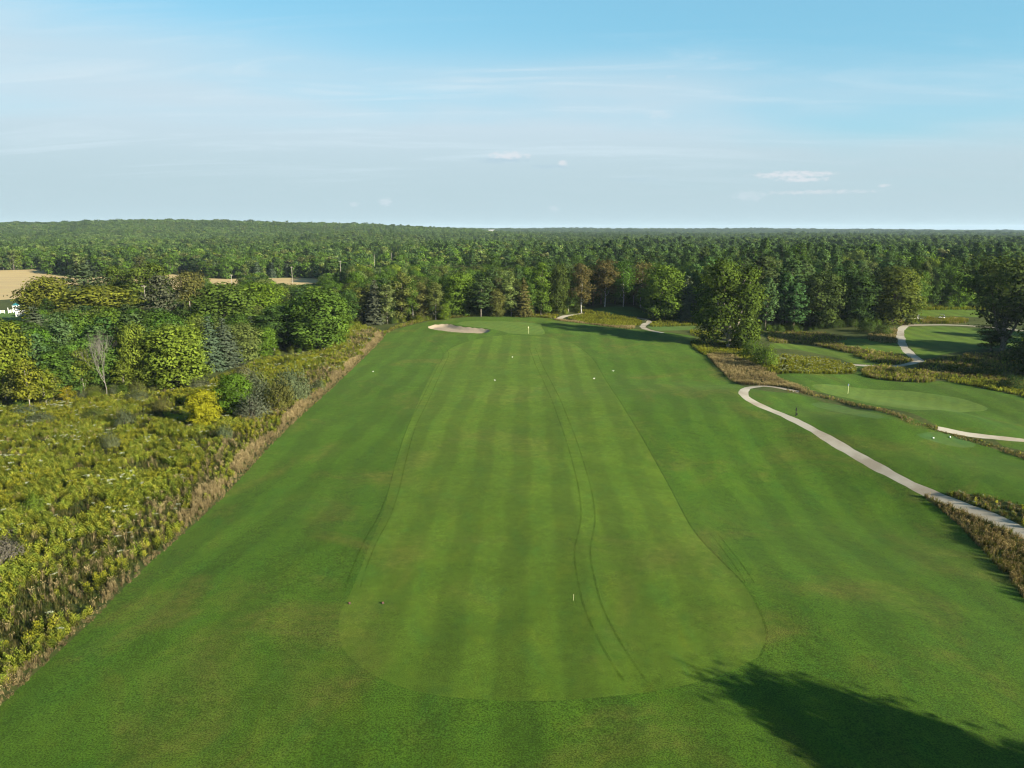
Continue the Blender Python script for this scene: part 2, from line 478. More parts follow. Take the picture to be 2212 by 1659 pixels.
def turf(name, dark, light, dry, dry_amt=.5, stripe=0.0, stripe_w=6.6, stripe_rot=0.0, speck=(.62, 1.38), speck_scale=5.0, bend=0.6, bump=.5, sheen=.035):
    dark, light, dry = K(dark), K(light), K(dry)
    m, t = new_mat(name)
    co = t.n('ShaderNodeTexCoord').outputs['Object']
    big = t.noise(co, .035, 3, .55, .6)
    mid = t.noise(t.mapping(co, (1, 1, 1), (0, 0, .5)), .16, 4, .6, .4)
    small = t.noise(co, .9, 4, .65)
    fine = t.noise(co, speck_scale, 4, .7)
    c = t.mix(t.ramp(mid, .34, .66), dark, light)
    c = t.mix(t.ramp(big, .3, .7, .0, .45), c, tuple(v * .72 for v in dark))
    blot = t.noise(t.mapping(co, (1, .55, 1), (0, 0, .25), (9, 4, 0)), .33, 4, .6, .5)
    c = t.mix(t.ramp(blot, .50, .72, 0, .5), c, (dark[0] * .75, dark[1] * 1.02, dark[2] * 1.7))
    c = t.mix(t.ramp(blot, .46, .30, 0, .4), c, (light[0] * 1.25, light[1] * .98, light[2] * .8))
    dm = t.math('MULTIPLY', t.ramp(t.noise(t.mapping(co, (1, 1, 1), (0, 0, 1.1), (31, 7, 0)), .055, 5, .65, .8), .49, .69, 0, dry_amt), t.ramp(small, .3, .65, .45, 1.0))
    c = t.mix(dm, c, dry)
    if stripe:
        warp = t.math('MULTIPLY', t.math('SUBTRACT', t.noise(co, .05, 2), .5), bend * 6)
        sp = t.n('ShaderNodeSeparateXYZ')
        t.put(sp.inputs[0], t.mapping(co, (1, 1, 1), (0, 0, stripe_rot)))
        ph = t.math('MULTIPLY', t.math('ADD', sp.outputs[0], warp), 2 * math.pi / stripe_w)
        s = t.math('SINE', ph)
        s2 = t.ramp(s, -.55, .55, 1 - stripe, 1 + stripe)
        fade = t.ramp(t.noise(co, .03, 2), .3, .6, .25, 1.0)
        s2 = t.math('ADD', t.math('MULTIPLY', t.math('SUBTRACT', s2, 1.0), fade), 1.0)
        cb = t.n('ShaderNodeCombineXYZ')
        for i in range(3):
            t.put(cb.inputs[i], s2)
        c = t.mix(1.0, c, cb.outputs[0], 'MULTIPLY')
    f = t.ramp(fine, .28, .72, *speck)
    f = t.math('MULTIPLY', f, t.ramp(small, .25, .75, .86, 1.14))
    cb = t.n('ShaderNodeCombineXYZ')
    for i in range(3):
        t.put(cb.inputs[i], f)
    c = t.mix(1.0, c, cb.outputs[0], 'MULTIPLY')
    finish(t, c, .9, .12, t.math('ADD', fine, t.math('MULTIPLY', small, .6)), bump, .08, 0.0, sheen)
    return m


M = {}
M['rough'] = turf('mown_rough', (.043, .098, .005), (.058, .119, .007), (.112, .102, .019), .68, .13, 7.0, R(3), (.34, 1.66), 7.5, 1.4, sheen=.035)
M['fairway'] = turf('fairway_turf', (.065, .120, .008), (.085, .144, .011), (.135, .126, .024), .45, .15, 6.4, R(1.5), (.60, 1.40), 9.0, .5, .25, sheen=.04)
M['green'] = turf('green_turf', (.098, .162, .024), (.110, .174, .028), (.12, .15, .04), .12, .05, 3.2, R(30), (.93, 1.07), 9.0, .1, .08)
M['tee'] = turf('tee_turf', (.062, .125, .024), (.078, .145, .030), (.13, .125, .045), .45, .03, 3, 0, (.85, 1.15), 8.0, .1, .1)
M['lawn'] = turf('lawn_turf', (.05, .12, .02), (.07, .14, .025), (.1, .12, .03), .2)


def ground_mat():
    m, t = new_mat('woodland_floor')
    co = t.n('ShaderNodeTexCoord').outputs['Object']
    c = t.mix(t.ramp(t.noise(co, .12, 4, .6), .35, .65), K((.044, .066, .014)), K((.078, .104, .024)))
    c = t.mix(t.ramp(t.noise(co, .9, 4, .65), .4, .7, 0, .6), c, K((.125, .115, .042)))
    finish(t, c, .95, .1, t.noise(co, 2.5, 5, .7), .8, .2)
    return m


def sand_mat():
    m, t = new_mat('bunker_sand')
    co = t.n('ShaderNodeTexCoord').outputs['Object']
    c = t.mix(t.ramp(t.noise(co, .5, 5, .65), .35, .65), K((.42, .335, .245)), K((.47, .38, .28)))
    sp = t.noise(t.mapping(co, (.8, 4, 1), (0, 0, .2)), 2.0, 3, .6)
    c = t.mix(t.ramp(sp, .45, .75, 0, .2), c, K((.36, .28, .2)))
    finish(t, c, .95, .1, sp, .5, .05)
    return m


def path_mat():
    m, t = new_mat('crushed_limestone')
    co = t.n('ShaderNodeTexCoord').outputs['Object']
    n1, n2, n3 = t.noise(co, .085, 4, .6), t.noise(co, 1.1, 5, .7), t.noise(co, 9, 3, .7)
    c = t.mix(t.ramp(n1, .40, .62), K((.50, .455, .375)), K((.35, .295, .225)))
    c = t.mix(t.ramp(n2, .5, .75, 0, .3), c, K((.28, .24, .175)))
    c = t.mix(t.ramp(n3, .4, .75, 0, .3), c, K((.5, .47, .41)))
    finish(t, c, .95, .12, t.math('ADD', n2, n3), .5, .03)
    return m


def field_mat():
    m, t = new_mat('stubble')
    co = t.n('ShaderNodeTexCoord').outputs['Object']
    rows = t.noise(t.mapping(co, (.012, .11, 1), (0, 0, R(6))), 1.0, 4, .6)
    c = t.mix(t.ramp(rows, .35, .65), K((.62, .475, .225)), K((.55, .41, .215)))
    c = t.mix(t.ramp(t.noise(co, .02, 4, .6), .5, .7, 0, .5), c, K((.42, .37, .17)))
    c = t.mix(t.ramp(t.noise(co, 1.5, 3, .6), .4, .7, 0, .3), c, K((.27, .19, .11)))
    finish(t, c, .95, .1)
    return m


M['ground'], M['sand'], M['path'], M['field'] = ground_mat(), sand_mat(), path_mat(), field_mat()


def leaf_mat(name, source, trans=.30, yellow=.28):
    """foliage: the tint is the tree's own colour, leaf sprays vary round it"""
    m, t = new_mat(name)
    if source == 'object':
        tint = t.n('ShaderNodeObjectInfo').outputs['Color']
    else:
        a = t.n('ShaderNodeAttribute', attribute_type='INSTANCER', attribute_name='tint')
        tint = a.outputs['Color']
    va = t.n('ShaderNodeAttribute', attribute_type='GEOMETRY', attribute_name='var').outputs['Fac']
    warm = t.mix(1.0, tint, (1.45, 1.18, .6), 'MULTIPLY')
    c = t.mix(t.ramp(va, .55, 1.0, 0, yellow), tint, warm)
    f = t.ramp(va, 0, 1, .66, 1.36)
    cb = t.n('ShaderNodeCombineXYZ')
    for i in range(3):
        t.put(cb.inputs[i], f)
    c = t.mix(1.0, c, cb.outputs[0], 'MULTIPLY')
    d = t.n('ShaderNodeBsdfDiffuse'); t.put(d.inputs[0], c)
    tr = t.n('ShaderNodeBsdfTranslucent'); t.put(tr.inputs[0], t.mix(1.0, c, (1.25, 1.25, .6), 'MULTIPLY'))
    mx = t.n('ShaderNodeMixShader'); mx.inputs[0].default_value = trans
    t.l.new(d.outputs[0], mx.inputs[1]); t.l.new(tr.outputs[0], mx.inputs[2])
    o = t.n('ShaderNodeOutputMaterial'); t.l.new(mx.outputs[0], o.inputs[0])
    return m


def bark_mat(name, a, b, scale=3.0, zscale=.4):
    a, b = K(a), K(b)
    m, t = new_mat(name)
    co = t.n('ShaderNodeTexCoord').outputs['Object']
    n = t.noise(t.mapping(co, (1, 1, zscale)), scale, 4, .65)
    finish(t, t.mix(t.ramp(n, .4, .62), a, b), .9, .15, n, .5, .05)
    return m


def plain(name, c, rough=.6, spec=.3, metallic=0.0, wear=.12, scale=6.0):
    m, t = new_mat(name)
    co = t.n('ShaderNodeTexCoord').outputs['Object']
    n = t.noise(co, scale, 4, .6)
    finish(t, t.mix(t.ramp(n, .35, .75, 0, wear), c, tuple(v * .55 for v in c)), rough, spec, None, metallic=metallic)
    return m


M['leaf'] = leaf_mat('leaf_spray', 'object')
M['leaf_i'] = leaf_mat('leaf_spray_wild', 'instancer')
M['bark'] = bark_mat('grey_bark', (.075, .062, .048), (.17, .148, .118))
M['bark_light'] = bark_mat('pale_bark', (.24, .21, .165), (.40, .365, .30))
M['birch'] = bark_mat('birch_bark', (.62, .60, .55), (.16, .14, .12), 4.0, 2.2)
M['bark_dead'] = bark_mat('weathered_wood', (.20, .18, .155), (.30, .275, .245))
M['white_paint'] = plain('white_paint', (.66, .66, .64), .5, .3)
M['yellow_flower'] = plain('goldenrod_flower', (.185, .180, .012), .9, .1)
M['white_flower'] = plain('white_flower', (.26, .28, .19), .9, .1)
M['straw'] = plain('dry_straw', (.32, .225, .115), .95, .1, 0, .5, 2.0)

# ------------------------------------------------------------------ object helpers
def link(name, me, parent=None):
    o = bpy.data.objects.new(name, me)
    col.objects.link(o)
    if parent is not None:
        o.parent = parent
    return o


def tag(o, label=None, cat=None, group=None, kind=None):
    if label: o['label'] = label
    if cat: o['category'] = cat
    if group: o['group'] = group
    if kind: o['kind'] = kind
    return o


def empty(name, loc, rz=0.0):
    o = bpy.data.objects.new(name, None)
    col.objects.link(o)
    o.location = loc
    o.rotation_euler = (0, 0, rz)
    o.empty_display_size = .5
    return o


def fast_mesh(name, v, faces_flat, fsize, mats, mat_idx=None, normals=None, var=None, smoothf=True):
    me = bpy.data.meshes.new(name)
    v = np.ascontiguousarray(v, np.float32)
    nf = len(faces_flat) // fsize
    me.vertices.add(len(v)); me.vertices.foreach_set('co', v.ravel())
    me.loops.add(len(faces_flat)); me.loops.foreach_set('vertex_index', np.ascontiguousarray(faces_flat, np.int32))
    me.polygons.add(nf)
    me.polygons.foreach_set('loop_start', np.arange(0, nf * fsize, fsize, dtype=np.int32))
    if mat_idx is not None:
        me.polygons.foreach_set('material_index', np.ascontiguousarray(mat_idx, np.int32))
    me.update(calc_edges=True)
    me.polygons.foreach_set('use_smooth', np.full(nf, smoothf))
    for m in mats:
        me.materials.append(m)
    if var is not None:
        a = me.attributes.new('var', 'FLOAT', 'FACE')
        a.data.foreach_set('value', np.ascontiguousarray(var, np.float32))
    if normals is not None:
        me.normals_split_custom_set_from_vertices(np.ascontiguousarray(normals, np.float32))
    return me


def tube(path, radii, sides=6):
    p = np.asarray(path, float)
    vs, fs = [], []
    d = np.gradient(p, axis=0)
    d /= np.linalg.norm(d, axis=1)[:, None] + 1e-9
    ref = np.array([1.0, .13, .07])
    for i in range(len(p)):
        a = np.cross(d[i], ref)
        if np.linalg.norm(a) < 1e-3:
            a = np.cross(d[i], [0, 1, .2])
        a /= np.linalg.norm(a)
        b = np.cross(d[i], a)
        for k in range(sides):
            an = 2 * math.pi * k / sides
            vs.append(p[i] + radii[i] * (math.cos(an) * a + math.sin(an) * b))
    for i in range(len(p) - 1):
        for k in range(sides):
            k2 = (k + 1) % sides
            fs.append((i * sides + k, i * sides + k2, (i + 1) * sides + k2, (i + 1) * sides + k))
    return np.array(vs), np.array(fs)


def join_parts(parts):
    vs, fs, n = [], [], 0
    for v, f in parts:
        vs.append(v); fs.append(f + n); n += len(v)
    return np.concatenate(vs), np.concatenate(fs)


# ------------------------------------------------------------------ ground: one triangulation, cut along every outline
ORDER = [('rough', 'rough'), ('rough_low', 'rough'), ('fairway_low', 'fairway'), ('wedge', 'ground'), ('fairway', 'fairway'), ('stubble_field', 'field'), ('lawn', 'lawn'), ('tee_box', 'tee'),
         ('putting_green', 'green'), ('putting_green_low', 'green'), ('sand_bunker', 'sand'), ('cart_path', 'path')]


def build_ground():
    pts = []
    rr = [12.0]
    while rr[-1] < 11000:
        rr.append(rr[-1] * (1.022 if rr[-1] < 420 else 1.05))
    for i, r in enumerate(rr):
        fine = r < 420
        az = np.radians(np.concatenate([np.arange(-48, 48, 1.0 if fine else 1.6) + (.5 if i % 2 else 0), np.arange(50, 310, 8.0)]))
        pts.append(np.stack([r * np.sin(az), r * np.cos(az)], 1))
    pts.append(np.array([[0, 0], [5, 0], [-5, 0], [0, 6]]))
    # denser points round the bunker
    b = BUNKER
    gx, gy = np.meshgrid(np.arange(b[:, 0].min() - 3, b[:, 0].max() + 3, .75), np.arange(b[:, 1].min() - 3, b[:, 1].max() + 3, .75))
    pts.append(np.stack([gx.ravel(), gy.ravel()], 1) + rng.rand(gx.size, 2) * .1)
    pts = np.concatenate(pts)
    edges = []
    n = len(pts)
    allp = [pts]
    for key, _ in ORDER:
        for poly in POLY[key]:
            k = len(poly)
            allp.append(poly)
            edges += [(n + i, n + (i + 1) % k) for i in range(k)]
            n += k
    pts = np.concatenate(allp)
    res = delaunay_2d_cdt([Vector((float(a), float(b))) for a, b in pts], edges, [], 0, 1e-4)
    v2 = np.array([(v.x, v.y) for v in res[0]])
    tri = np.array([f if len(f) == 3 else f[:3] for f in res[2]])
    z = terrain(v2[:, 0], v2[:, 1])
    v3 = np.concatenate([v2, z[:, None]], 1)
    # upward winding
    a, b, c = v2[tri[:, 0]], v2[tri[:, 1]], v2[tri[:, 2]]
    flip = ((b - a)[:, 0] * (c - a)[:, 1] - (b - a)[:, 1] * (c - a)[:, 0]) < 0
    tri[flip] = tri[flip][:, ::-1]
    cen = (a + b + c) / 3
    reg = np.full(len(tri), -1)
    sub = 0
    names = []
    for key, mat in ORDER:
        for poly in POLY[key]:
            reg[inside(cen[:, 0], cen[:, 1], poly)] = sub
            names.append((key, mat)); sub += 1
    # smooth vertex normals shared across the pieces
    fn = np.cross(v3[tri[:, 1]] - v3[tri[:, 0]], v3[tri[:, 2]] - v3[tri[:, 0]])
    vn = np.zeros_like(v3)
    for k in range(3):
        np.add.at(vn, tri[:, k], fn)
    vn /= np.linalg.norm(vn, axis=1)[:, None] + 1e-12

    def piece(name, mask, mat):
        f = tri[mask]
        used, inv = np.unique(f, return_inverse=True)
        me = fast_mesh(name, v3[used], inv.reshape(-1), 3, [mat], normals=vn[used])
        return tag(link(name, me), kind='structure')
    keyreg = {}
    for i, (key, mat) in enumerate(names):
        keyreg.setdefault(key, []).append(i)
    wed = keyreg['wedge']
    g = piece('ground', (reg == -1) | np.isin(reg, wed), M['ground'])
    tag(g, 'wild ground under the meadow and woods out to the horizon', 'ground')
    LAB = {'rough': ('rough', ['wide mown rough on both sides of the striped fairway', ]), 'rough_low': ('rough', ['lower mown apron around the green with the blue flag']),
           'fairway_low': ('fairway', ['shaded lower fairway between the two brushy bands', 'small sunlit mown strip left of the looping path', 'mown bank enclosed by the looping gravel path', 'far mown strip behind the golfer and cart']),
           'fairway': ('fairway', ['long striped fairway running up to the raised green']),
           'stubble_field': ('stubble_field', ['tan harvested field beyond the maples']), 'lawn': ('lawn', ['bright lawn in front of the white fence']),
           'tee_box': ('tee_box', ['oval tee box with two white markers on the mound', 'long narrow tee box above the black post', 'raised far tee under the white trunked birches', 'far tee beside the curl of gravel path']),
           'putting_green': ('putting_green', ['raised pale green beside the sand bunker']), 'putting_green_low': ('putting_green', ['lower pale green with the blue flag']),
           'sand_bunker': ('sand_bunker', ['kidney shaped sand bunker cut into the raised green']),
           'cart_path': ('cart_path', ['long gravel cart path curving down past the black post', 'gravel path looping round the mown bank', 'shaded gravel spur beside the goldenrod', 'gravel path below the tee mound edge', 'short gravel path end behind the raised green',
                                       'gravel path curl beside the far tee', 'thin gravel path behind the golfer'])}
    for key, idx in keyreg.items():
        if key == 'wedge':
            continue
        nm, labs = LAB[key]
        for j, i in enumerate(idx):
            if (reg == i).any():
                o = piece(nm, reg == i, M[dict(ORDER)[key]])
                tag(o, labs[j], nm.replace('_', ' '))


build_ground()


# wheel tracks pressed into the turf: narrow strips lying on the ground
def track_mat():
    m, t = new_mat('pressed_grass')
    co = t.n('ShaderNodeTexCoord').outputs['Object']
    n = t.noise(co, .35, 4, .6)
    n2 = t.noise(co, 6.0, 3, .6)
    d = t.n('ShaderNodeBsdfDiffuse')
    t.put(d.inputs[0], t.mix(n2, K((.028, .062, .009)), K((.040, .082, .014))))
    tr = t.n('ShaderNodeBsdfTransparent')
    mx = t.n('ShaderNodeMixShader')
    t.put(mx.inputs[0], t.ramp(n, .25, .62, .05, .24))
    t.l.new(tr.outputs[0], mx.inputs[1]); t.l.new(d.outputs[0], mx.inputs[2])
    o = t.n('ShaderNodeOutputMaterial'); t.l.new(mx.outputs[0], o.inputs[0])
    return m


M['track'] = track_mat()


def track(pts, offs, width, label):
    c = smooth(ats(pts), 1.2, False)
    parts = []
    for o in offs:
        if o:
            a, _ = ribbon(c, 2 * o)
        else:
            a = c
        l, r = ribbon(a, width)
        k = len(a)
        xy = np.concatenate([l, r])
        z = terrain(xy[:, 0], xy[:, 1]) + .035
        v = np.concatenate([xy, z[:, None]], 1)
        f = np.array([(i, i + 1, k + i + 1, k + i) for i in range(k - 1)])
        parts.append((v, f[:, ::-1]))
    v, f = join_parts(parts)
    o = link('wheel_track', fast_mesh('wheel_track', v, f.ravel(), 4, [M['track']]))
    return tag(o, label, 'wheel track', None, 'structure')


track([(1150, 752), (1165, 790), (1185, 830), (1215, 900), (1240, 970), (1262, 1050), (1270, 1120), (1258, 1190), (1268, 1260), (1285, 1320), (1325, 1400), (1370, 1470)], (-.95, .95), .24, 'pair of wheel tracks curving down the middle of the fairway')
track([(930, 735), (955, 750), (963, 768), (948, 800), (925, 850), (890, 920), (868, 990), (850, 1060), (828, 1120), (800, 1170), (775, 1230), (762, 1270)], (-.8, .8), .2, 'pair of wheel tracks along the bunker side of the fairway')
track([(1240, 742), (1285, 780), (1340, 868), (1400, 968), (1450, 1058), (1500, 1148), (1560, 1213), (1607, 1262), (1640, 1318), (1657, 1375), (1640, 1420)], (0,), .24, 'thin dark mowing edge along the path side of the fairway')
track([(1540, 1150), (1590, 1215), (1620, 1260)], (-.5, .5), .2, 'short pair of wheel marks beside the fairway bend')

# ------------------------------------------------------------------ plant builders (numpy)
def unit(a):
    return a / (np.linalg.norm(a, axis=-1, keepdims=True) + 1e-9)


def quads(c, nrm, size, r, aspect=.75, shade=None):
    """leaf sprays: one bent-free diamond per centre"""
    n = len(c)
    t = unit(np.cross(nrm, r.normal(size=(n, 3))))
    b = np.cross(nrm, t)
    s = size[:, None]
    v = np.stack([c + t * s, c + b * s * aspect, c - t * s, c - b * s * aspect], 1).reshape(-1, 3)
    sh = nrm if shade is None else shade
    return v, np.repeat(sh, 4, 0)


class Proto:
    def __init__(s, crown, trunk):
        s.crown, s.trunk = crown, trunk


def crown_mesh(name, c, out, size, r, mat, shade_mix=.8, tilt=.42, aspect=.75):
    n = len(c)
    rnd = unit(r.normal(size=(n, 3)))
    face = unit(out * (1 - tilt) + rnd * tilt + np.array([0, 0, .15]))
    shade = unit(out * shade_mix + face * (1 - shade_mix))
    v, nr = quads(c, face, size, r, aspect, shade)
    var = np.clip(r.normal(.45, .22, n), 0, 1)
    return v, nr, var


def broadleaf(seed, h=16.0, rad=5.0, bare=.18, lobes=11, leaves=3000, leaf=.34, prof='round', clump=.14, sparse=0.0, limb_r=.32, bark='bark', lean=0.0, fork=False):
    r = np.random.RandomState(seed)
    zc0 = h * bare
    L = []
    for i in range(lobes):
        t = (i + .5) / lobes
        zz = zc0 + (h - zc0) * (t ** .9)
        if prof == 'round':
            pr = math.sin(math.pi * min(1, .16 + .80 * t)) ** .7
        elif prof == 'column':
            pr = (math.sin(math.pi * min(1, .12 + .86 * t))) ** .55
        else:                       # wide top
            pr = math.sin(math.pi * min(1, .08 + .72 * t)) ** .8
        an = i * 2.399 + r.uniform(-.5, .5)
        ro = rad * pr * r.uniform(.42, .66)
        R_ = rad * r.uniform(.36, .52) * (.65 + .45 * pr)
        if prof == 'twin':
            side = -1 if i % 2 else 1
            zt = zz if side < 0 else zz * .86
            L.append((side * rad * (.40 + .12 * math.sin(i * 1.7)) * (1.0 - .16 * t), ro * .8 * math.sin(an), min(zt, h - R_ * .75), R_ * (.98 if side < 0 else .9) * (1.08 - .22 * t)))
            continue
        L.append((ro * math.cos(an) + lean * zz, ro * math.sin(an), min(zz, h - R_ * .8), R_))
    L.append((lean * h * .5, 0, zc0 + (h - zc0) * .5, rad * .5))
    L = np.array(L)
    # clump centres on the lobes' skins
    nc = int(leaves / 16)
    w = L[:, 3] ** 2
    li = r.choice(len(L), nc, p=w / w.sum())
    d = unit(r.normal(size=(nc, 3)) + np.array([0, 0, .35]))
    cc = L[li, :3] + d * L[li, 3:4] * r.uniform(.72, 1.08, (nc, 1)) * np.array([1, 1, .85])
    # drop those buried in a neighbouring lobe
    dist = np.linalg.norm(cc[:, None] - L[None, :, :3], axis=2) / L[None, :, 3]
    dist[np.arange(nc), li] = 9
    keep = dist.min(1) > .68
    keep &= cc[:, 2] > zc0 * .55
    if sparse:
        keep &= r.rand(nc) > sparse
    cc, d, li = cc[keep], d[keep], li[keep]
    k = max(6, int(leaves / max(1, len(cc))))
    n = len(cc) * k
    cr_ = rad * clump * r.uniform(.7, 1.35, len(cc))
    off = r.normal(size=(len(cc), k, 3)) * cr_[:, None, None] * np.array([1, 1, .68])
    c = (cc[:, None] + off).reshape(-1, 3)
    out = unit(np.repeat(d, k, 0) * .8 + unit(off.reshape(-1, 3)) * .55 + np.array([0, 0, .25]))
    size = leaf * r.uniform(.6, 1.35, n)
    v, nr, var = crown_mesh('crown', c, out, size, r, None)
    var = np.clip(var + np.repeat(r.normal(0, .16, len(cc)), k), 0, 1)
    # trunk and limbs
    parts = []
    top = np.array([lean * h * .8, 0, h * .82])
    npt = 7
    tt = np.linspace(0, 1, npt)
    path = np.outer(tt, top) + np.stack([np.sin(tt * 5 + seed) * rad * .04, np.cos(tt * 4 + seed) * rad * .04, tt * 0], 1)
    path[0] = (0, 0, -.3)
    parts.append(tube(path, limb_r * (1.15 - tt) ** 1.1 + .03, 7))
    order = r.permutation(len(L))[:9]
    for i in order:
        e = L[i, :3] + (0, 0, L[i, 3] * .25)
        s_ = max(.12, min(.8, (e[2] * .55) / (h * .82)))
        st = np.array([np.interp(s_, tt, path[:, q]) for q in range(3)])
        mid = (st + e) / 2 + (0, 0, -.04 * h)
        mid2 = st * .25 + e * .75 + (0, 0, .01 * h)
        rr = limb_r * (1.15 - s_) * .55
        parts.append(tube([st, mid, mid2, e], [rr, rr * .7, rr * .45, .03], 5))
    if fork:
        for sx in (-1, 1):
            parts.append(tube([(0, 0, h * .10), (sx * rad * .22, .1, h * .28), (sx * rad * .38, .2, h * .55), (sx * rad * .5, .1, h * .8)], [limb_r * .7, limb_r * .55, limb_r * .35, .04], 6))
    tv, tf = join_parts(parts)
    return (v, nr, var), (tv, tf), bark


def spruce(seed, h=15.0, rad=3.2, levels=26, leaf=.32, base=.04, droop=.28, dens=1.0):
    r = np.random.RandomState(seed)
    C, O, S = [], [], []
    for i in range(levels):
        t = (i + r.uniform(0, .8)) / levels
        z = h * (base + (1 - base) * t)
        rl = rad * (1 - t) ** .85 * r.uniform(.78, 1.1) + .12
        nb = max(5, int((11 * (1 - t) + 5) * dens))
        a0 = r.uniform(0, 6.28)
        for j in range(nb):
            an = a0 + 6.283 * j / nb + r.uniform(-.2, .2)
            rb = rl * r.uniform(.72, 1.12)
            m = max(2, int(rb / (leaf * .62)))
            f = (np.arange(m) + .6) / m
            x = rb * f
            zz = z - droop * rb * f + .10 * rb * f ** 3
            for q in range(2):
                jit = r.normal(size=(m, 3)) * leaf * np.array([.45, .45, .28])
                C.append(np.stack([x * math.cos(an), x * math.sin(an), zz], 1) + jit)
                O.append(np.tile([math.cos(an), math.sin(an), .55], (m, 1)))
                S.append(np.full(m, leaf) * r.uniform(.7, 1.2, m))
    c, out, size = np.concatenate(C), unit(np.concatenate(O)), np.concatenate(S)
    v, nr, var = crown_mesh('crown', c, out, size, r, None, .7, .5, .55)
    tt = np.linspace(0, 1, 5)
    path = np.stack([tt * 0, tt * 0, tt * h * .97 - .2], 1)
    tv, tf = tube(path, .17 * (1.05 - tt) * h / 12 + .015, 6)
    return (v, nr, var), (tv, tf), 'bark'


def pine(seed, h=20.0, rad=4.4, tiers=15, leaf=.42, base=.22):
    """white pine: plumes of soft needles on upswept, uneven limbs"""
    r = np.random.RandomState(seed)
    C, O, S = [], [], []
    limbs = []
    for i in range(tiers):
        t = (i + r.uniform(0, .7)) / tiers
        z = h * (base + (1 - base) * t)
        pr = (1 - t ** 2.6) ** .75 * (.5 + .5 * min(1, t * 2.4))
        nb = r.randint(4, 7)
        a0 = r.uniform(0, 6.28)
        for j in range(nb):
            an = a0 + 6.283 * j / nb + r.uniform(-.35, .35)
            rb = rad * pr * r.uniform(.55, 1.15) + .35
            e = np.array([rb * math.cos(an), rb * math.sin(an), z + rb * .22])
            limbs.append(((0, 0, z - rb * .1), e))
            for f in np.linspace(.42, 1.0, max(2, int(rb / .85))):
                cc = np.array([e[0] * f, e[1] * f, z + rb * .22 * f * f])
                k = 13
                off = r.normal(size=(k, 3)) * np.array([.52, .52, .30]) * (.55 + .12 * rb)
                C.append(cc + off)
                O.append(unit(off * .6 + np.array([math.cos(an) * .6, math.sin(an) * .6, .75])))
                S.append(leaf * r.uniform(.6, 1.3, k))
    c, out, size = np.concatenate(C), np.concatenate(O), np.concatenate(S)
    v, nr, var = crown_mesh('crown', c, out, size, r, None, .7, .55, .5)
    tt = np.linspace(0, 1, 6)
    path = np.stack([np.sin(tt * 4 + seed) * .15, np.cos(tt * 3) * .12, tt * h * .96 - .2], 1)
    parts = [tube(path, .30 * (1.08 - tt) * h / 20 + .02, 6)]
    for a, b in limbs[::2]:
        parts.append(tube([a, b], [.07, .02], 4))
    tv, tf = join_parts(parts)
    return (v, nr, var), (tv, tf), 'bark'


def shrub(seed, h=3.6, rad=2.2, leaves=2700, leaf=.12, bark='bark', sparse=.0):
    r = np.random.RandomState(seed)
    nc = 90
    d = unit(r.normal(size=(nc, 3)) * np.array([1, 1, .8]) + np.array([0, 0, .55]))
    d[:, 2] = np.abs(d[:, 2])
    bump_ = 1 + .22 * np.sin(d[:, 0] * 5 + seed) * np.cos(d[:, 1] * 4 + seed * 2)
    cc = d * np.array([rad, rad, h * .88]) * (r.uniform(.55, 1.0, nc) * bump_)[:, None] + (0, 0, h * .08)
    k = leaves // nc
    off = r.normal(size=(nc, k, 3)) * np.array([.17, .17, .16]) * rad
    c = (cc[:, None] + off).reshape(-1, 3)
    c[:, 2] = np.maximum(c[:, 2], .05)
    out = unit(np.repeat(d, k, 0) + unit(off.reshape(-1, 3)) * .6 + np.array([0, 0, .3]))
    v, nr, var = crown_mesh('crown', c, out, leaf * r.uniform(.6, 1.4, len(c)), r, None, .75, .55, .45)
    parts = []
    for i in range(9):
        e = cc[r.randint(nc)]
        parts.append(tube([(e[0] * .08, e[1] * .08, -.1), e * np.array([.5, .5, .55]), e], [.06, .04, .012], 4))
    tv, tf = join_parts(parts)
    return (v, nr, var), (tv, tf), bark


def bare_tree(seed, h=13.0, spread=.34, depth=6, r0=.10):
    r = np.random.RandomState(seed)
    trunk, twigs = [], []

    def grow(p, d, ln, rad, lv):
        q = p + d * ln * .5 + r.normal(size=3) * ln * .04
        e = p + d * ln
        (trunk if lv < 1 else twigs).append(tube([p, q, e], [rad, rad * .85, rad * .66], 5 if lv < 2 else 3))
        if lv >= depth:
            return
        for i in range(3 if lv else 4):
            nd = unit(d + r.normal(size=3) * spread * (1.1 if lv else .9) + np.array([0, 0, .16]))
            grow(e if i else p + d * ln * r.uniform(.6, .95), nd, ln * r.uniform(.60, .86), rad * .60, lv + 1)
    grow(np.array([0, 0, -.2]), np.array([.03, .02, 1.0]), h * .30, r0, 0)
    tv, tf = join_parts(trunk)
    bv, bf = join_parts(twigs)
    s = h / bv[:, 2].max()
    return (bv * s, bf), (tv * s, tf)


def crown_me(name, data, mat):
    v, nr, var = data
    n = len(v) // 4
    return fast_mesh(name, v, np.arange(n * 4), 4, [mat], normals=nr, var=var)


def wood_me(name, data, mat):
    v, f = data
    return fast_mesh(name, v, f.ravel(), 4, [mat])


